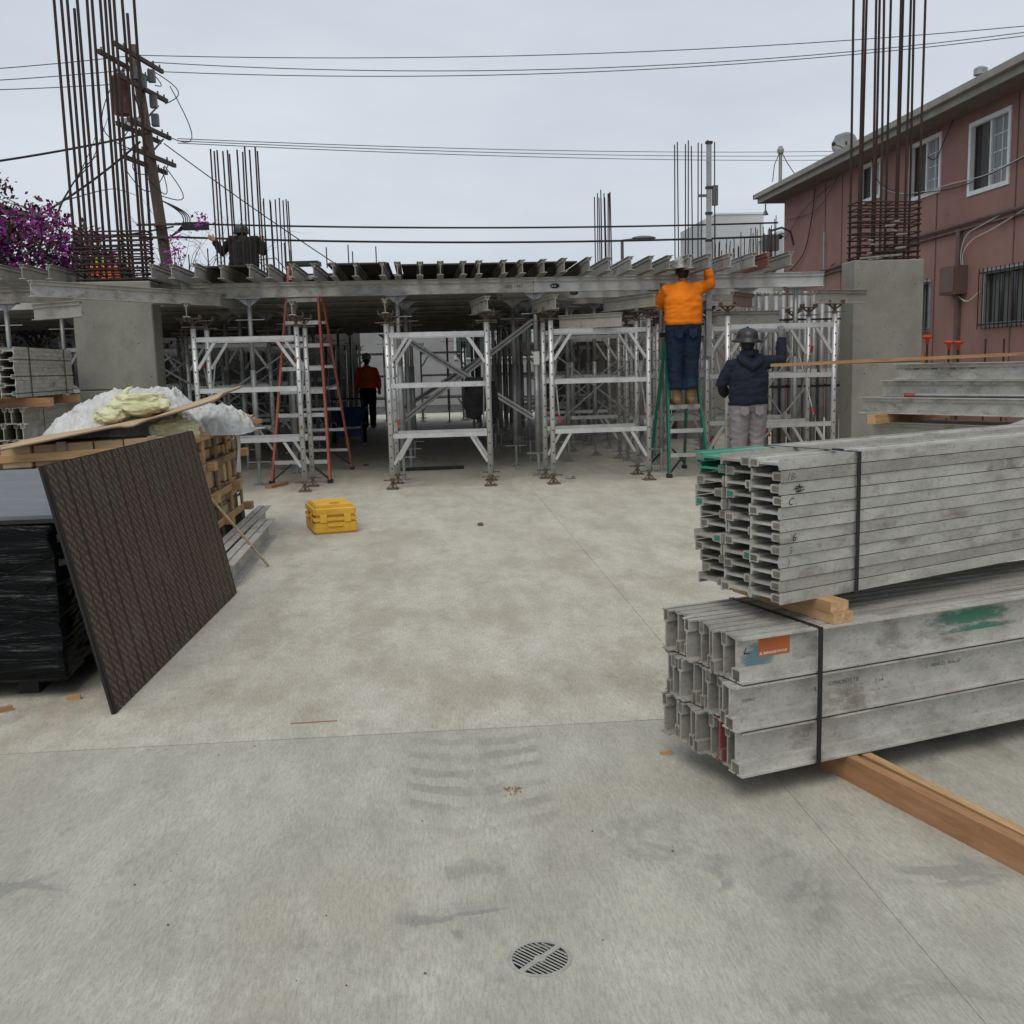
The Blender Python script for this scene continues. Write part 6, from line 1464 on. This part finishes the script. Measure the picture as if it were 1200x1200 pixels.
    # legs
    for s, k in ((-1, 'l'), (1, 'r')):
        hp, kn, an = V['hip_'+k], V['kne_'+k], V['ank_'+k]
        sk.path([hp+Vector((0, 0, .06)), hp, lp(hp, kn, .5), kn, lp(kn, an, .35), an, an+Vector((0, 0, -.04))], [.07, .072, .062, .050, .052, .040, .042], 12)
        sk.path([an+Vector((0, -.05, -.05)), an+Vector((0, .06, -.055)), an+Vector((s*.01, .15, -.065))], [(.036, .030), (.042, .032), (.036, .020)], 10, side=up_)
        pa.path([hp+Vector((-s*.01, 0, .10)), hp, lp(hp, kn, .5), kn, lp(kn, an, .5), an+Vector((0, 0, .04+hu)), an+Vector((0, -.005, -.025+hu))], [(.105*lf, .115*lf), (.110*lf, .120*lf), (.099*lf, .104*lf), (.086*lf, .088*lf), (.080*lf, .084*lf), (.075*lf, .080*lf), (.077*lf, .084*lf)], 14, side=up_)
        bt.path([an+Vector((0, 0, .13)), an+Vector((0, 0, .11)), an+Vector((0, 0, .03)), an+Vector((0, .0, -.03))], [.066, .062, .060, .062], 12)
        bt.path([an+Vector((0, -.085, -.062)), an+Vector((0, -.04, -.048)), an+Vector((0, .06, -.05)), an+Vector((s*.01, .15, -.062)), an+Vector((s*.012, .195, -.072))], [(.038, .030), (.048, .045), (.052, .042), (.050, .034), (.030, .020)], 12, side=up_)
    pa.path([pel+Vector((0, 0, -.12)), pel+Vector((0, 0, -.04)), pel+Vector((0, 0, .05)), pel+Vector((0, 0, .09))], [(.17, .125), (.185*fat, .135*fat), (.178*fat, .13*fat), (.17*fat, .125*fat)], 16, side=up_)
    remesh(sk, 'body', skin_m, min(vox, .0085), 0, 9, 1, t)
    wr = outfit.get('wr', .010)
    remesh(sh, 'shirt', outfit['shirt'], vox, wr*1.15, 8, 1, t, (.7, .7, 1.7))
    remesh(pa, 'trousers', outfit['trousers'], vox, wr, 7, 2, t, (.9, .9, 1.7))
    for s in (-1, 1):
        pk = MB(); pc = pel+Vector((s*.085, -.136*outfit.get('leg', 1)*1.02, -.115)); pk.add([pc+Vector((-.05, .004, .055)), pc+Vector((.05, .004 if s < 0 else .004, .055)), pc+Vector((.046, -.004, -.03)), pc+Vector((0, -.006, -.06)), pc+Vector((-.046, -.004, -.03)), pc+Vector((-.05, .03, .055)), pc+Vector((.05, .03, .055)), pc+Vector((.046, .03, -.03)), pc+Vector((0, .03, -.06)), pc+Vector((-.046, .03, -.03))], [(0, 4, 3, 2, 1), (0, 1, 6, 5), (1, 2, 7, 6), (2, 3, 8, 7), (3, 4, 9, 8), (4, 0, 5, 9)]); pk.obj('pocket', outfit['trousers'], t)
    remesh(bt, 'boots', outfit['boots'], vox, .003, 14, 1, t)
    if outfit.get('glove'): remesh(gl, 'gloves', outfit['glove'], .0075, 0, 9, 1, t)
    hr.ball(hea+Vector((0, -.012, .012)), .080, .096, .110, 14, 0, R3); hr.ball(hea+Vector((0, -.05, -.04)), .066, .05, .06, 12)
    remesh(hr, 'hair', hair_m, .011, .004, 30, 1, t)
    # hard hat: shell with brim and ridge
    T_ = Matrix.Translation(hea+Vector((0, -.004, .045))) @ R3 @ Matrix.Rotation(outfit.get('tilt', .05), 4, 'X') @ Matrix.Scale(hsz, 4)
    br_ = .158 if outfit.get('fullbrim') else .117
    ht.lathe([(.106, -.012), (br_, -.020), (br_+.004, -.012), (.114, .004), (.112, .035), (.100, .072), (.072, .100), (.035, .112), (.004, .115)], 24, 0, T_, .92, 1.1)
    if not outfit.get('fullbrim'): ht.path([T_ @ Vector((-.07, .085, -.008)), T_ @ Vector((0, .165, -.018)), T_ @ Vector((.07, .085, -.008))], [(.012, .035), (.010, .03), (.012, .035)], 8)
    ht.path([T_ @ Vector((0, -.115, .03)), T_ @ Vector((0, -.07, .102)), T_ @ Vector((0, 0, .122)), T_ @ Vector((0, .07, .102)), T_ @ Vector((0, .115, .03))], [.008]*5, 6)
    for s in (-1, 1): ht.path([T_ @ Vector((s*.035, -.105, .03)), T_ @ Vector((s*.035, -.06, .098)), T_ @ Vector((s*.035, .06, .098)), T_ @ Vector((s*.035, .105, .03))], [.006]*4, 6)
    ho = ht.obj('hard_hat', outfit['hat'], t, True)
    if outfit.get('hood'):
        h = MB(); h.path([nec+Vector((-.12, -.035, .0)), nec+Vector((-.08, -.105, -.07)), nec+Vector((0, -.135, -.13)), nec+Vector((.08, -.105, -.07)), nec+Vector((.12, -.035, .0))], [(.035, .05), (.045, .055), (.05, .06), (.045, .055), (.035, .05)], 12)
        h.path([nec+Vector((-.09, .0, .03)), nec+Vector((0, -.085, .02)), nec+Vector((.09, .0, .03))], [.04, .05, .04], 12)
        remesh(h, 'hood', outfit['shirt'], vox, .008, 12, 2, t)
    return t
def J(**k):
    d = dict(pelvis=(0, 0, .98), chest=(0, .0, 1.27), neck=(0, -.01, 1.49), head=(0, .015, 1.63),
             sho_l=(-.185, 0, 1.385), elb_l=(-.24, .03, 1.12), wri_l=(-.23, .17, .93), hand_l=(0, .3, -1),
             sho_r=(.185, 0, 1.385), elb_r=(.24, .03, 1.12), wri_r=(.23, .17, .93), hand_r=(0, .3, -1),
             hip_l=(-.095, 0, .91), kne_l=(-.105, .015, .50), ank_l=(-.11, -.01, .10),
             hip_r=(.095, 0, .91), kne_r=(.105, .015, .50), ank_r=(.11, -.01, .10)); d.update(k); return d
jo = J(kne_l=(-.10, .03, .50), kne_r=(.10, .03, .50), ank_l=(-.085, .0, .10), ank_r=(.095, .0, .10), hip_l=(-.10, 0, .91), hip_r=(.10, 0, .91),
       sho_l=(-.195, .02, 1.385), elb_l=(-.25, .22, 1.22), wri_l=(-.16, .40, 1.42), hand_l=(.1, .5, .8),
       sho_r=(.195, .02, 1.40), elb_r=(.375, .16, 1.46), wri_r=(.350, .20, 1.675), hand_r=(-.02, .06, 1), neck=(0, .01, 1.48), head=(.0, .045, 1.615))
person('worker in bright orange long sleeved shirt standing on the green stepladder', (3.19, 12.78, .905), -.02, jo, 1.02,
       dict(shirt=orange_shirt, trousers=jeans, boots=boot_m, hat=hat_grey, fullbrim=True, glove=glove_m, wr=.011, tilt=.0, hem_up=.11, leg=1.13, hat_size=1.2), fat=1.2, look=-.35, vox=.011)
g = MB()
jn = J(sho_r=(.195, .0, 1.41), elb_r=(.41, .08, 1.43), wri_r=(.43, .13, 1.70), hand_r=(.0, .05, 1), elb_l=(-.30, .06, 1.17), wri_l=(-.20, .26, 1.05), hand_l=(.4, .8, -.2), sho_l=(-.195, .01, 1.375),
       head=(-.01, .02, 1.625), hem=(0, 0, .93))
person('worker in navy hooded sweatshirt and mauve trousers reaching up with gloved hand', (3.66, 11.62, 0), 0, jn, 1.0,
       dict(shirt=hood_m, trousers=mauve, boots=boot_dk, hat=hat_black, fullbrim=True, glove=glove_m, hood=True, wr=.016, tilt=.08, leg=1.1, hat_size=1.2), fat=1.16, vox=.011)
jw = J(kne_l=(-.10, .05, .50), ank_l=(-.09, .06, .10), ank_r=(.10, -.10, .11), kne_r=(.10, -.01, .50), elb_l=(-.27, -.02, 1.15), wri_l=(-.27, .08, .92), elb_r=(.27, -.03, 1.15), wri_r=(.27, .06, .92))
person('worker in dark orange jacket walking away in the shade beneath the deck', (-1.5, 25.4, 0), 0, jw, 1.02,
       dict(shirt=red_shirt, trousers=black_cloth, boots=boot_dk, hat=hat_white, wr=.012), fat=1.08, vox=.014)
kneel = dict(pelvis=(0, -.12, .42), chest=(0, -.02, .70), neck=(-.05, .20, .86), head=(-.08, .31, .95), hip_l=(-.10, -.12, .36), hip_r=(.10, -.12, .36), kne_l=(-.14, .26, .30), kne_r=(.16, .24, .10), ank_l=(-.14, .20, .10), ank_r=(.15, -.16, .10), hem=(0, -.13, .38))
jd = J(**kneel); jd.update(sho_l=(-.19, .02, .83), elb_l=(-.36, .08, .66), wri_l=(-.47, .10, .86), hand_l=(-.8, .1, .5), sho_r=(.19, .02, .83), elb_r=(.27, .10, .66), wri_r=(.24, .26, .84), hand_r=(-.1, .5, 1))
person('crouching worker in black shirt on the deck among rebar, arm reaching left', (-3.02, 18.0, 2.746), 0, jd, 1.08,
       dict(shirt=black_cloth, trousers=black_cloth, boots=boot_dk, hat=hat_black, wr=.01), False, fat=1.2, vox=.014)
je = J(**kneel); je.update(sho_l=(-.19, .02, .83), elb_l=(-.26, .08, .60), wri_l=(-.18, .28, .58), sho_r=(.19, .02, .83), elb_r=(.26, .08, .60), wri_r=(.18, .28, .58))
person('crouching worker in hi vis orange half hidden behind the left rebar cage', (-6.42, 21.6, 2.746), .2, je, .98,
       dict(shirt=hiviz, trousers=black_cloth, boots=boot_dk, hat=hat_lime, wr=.01), vox=.015)
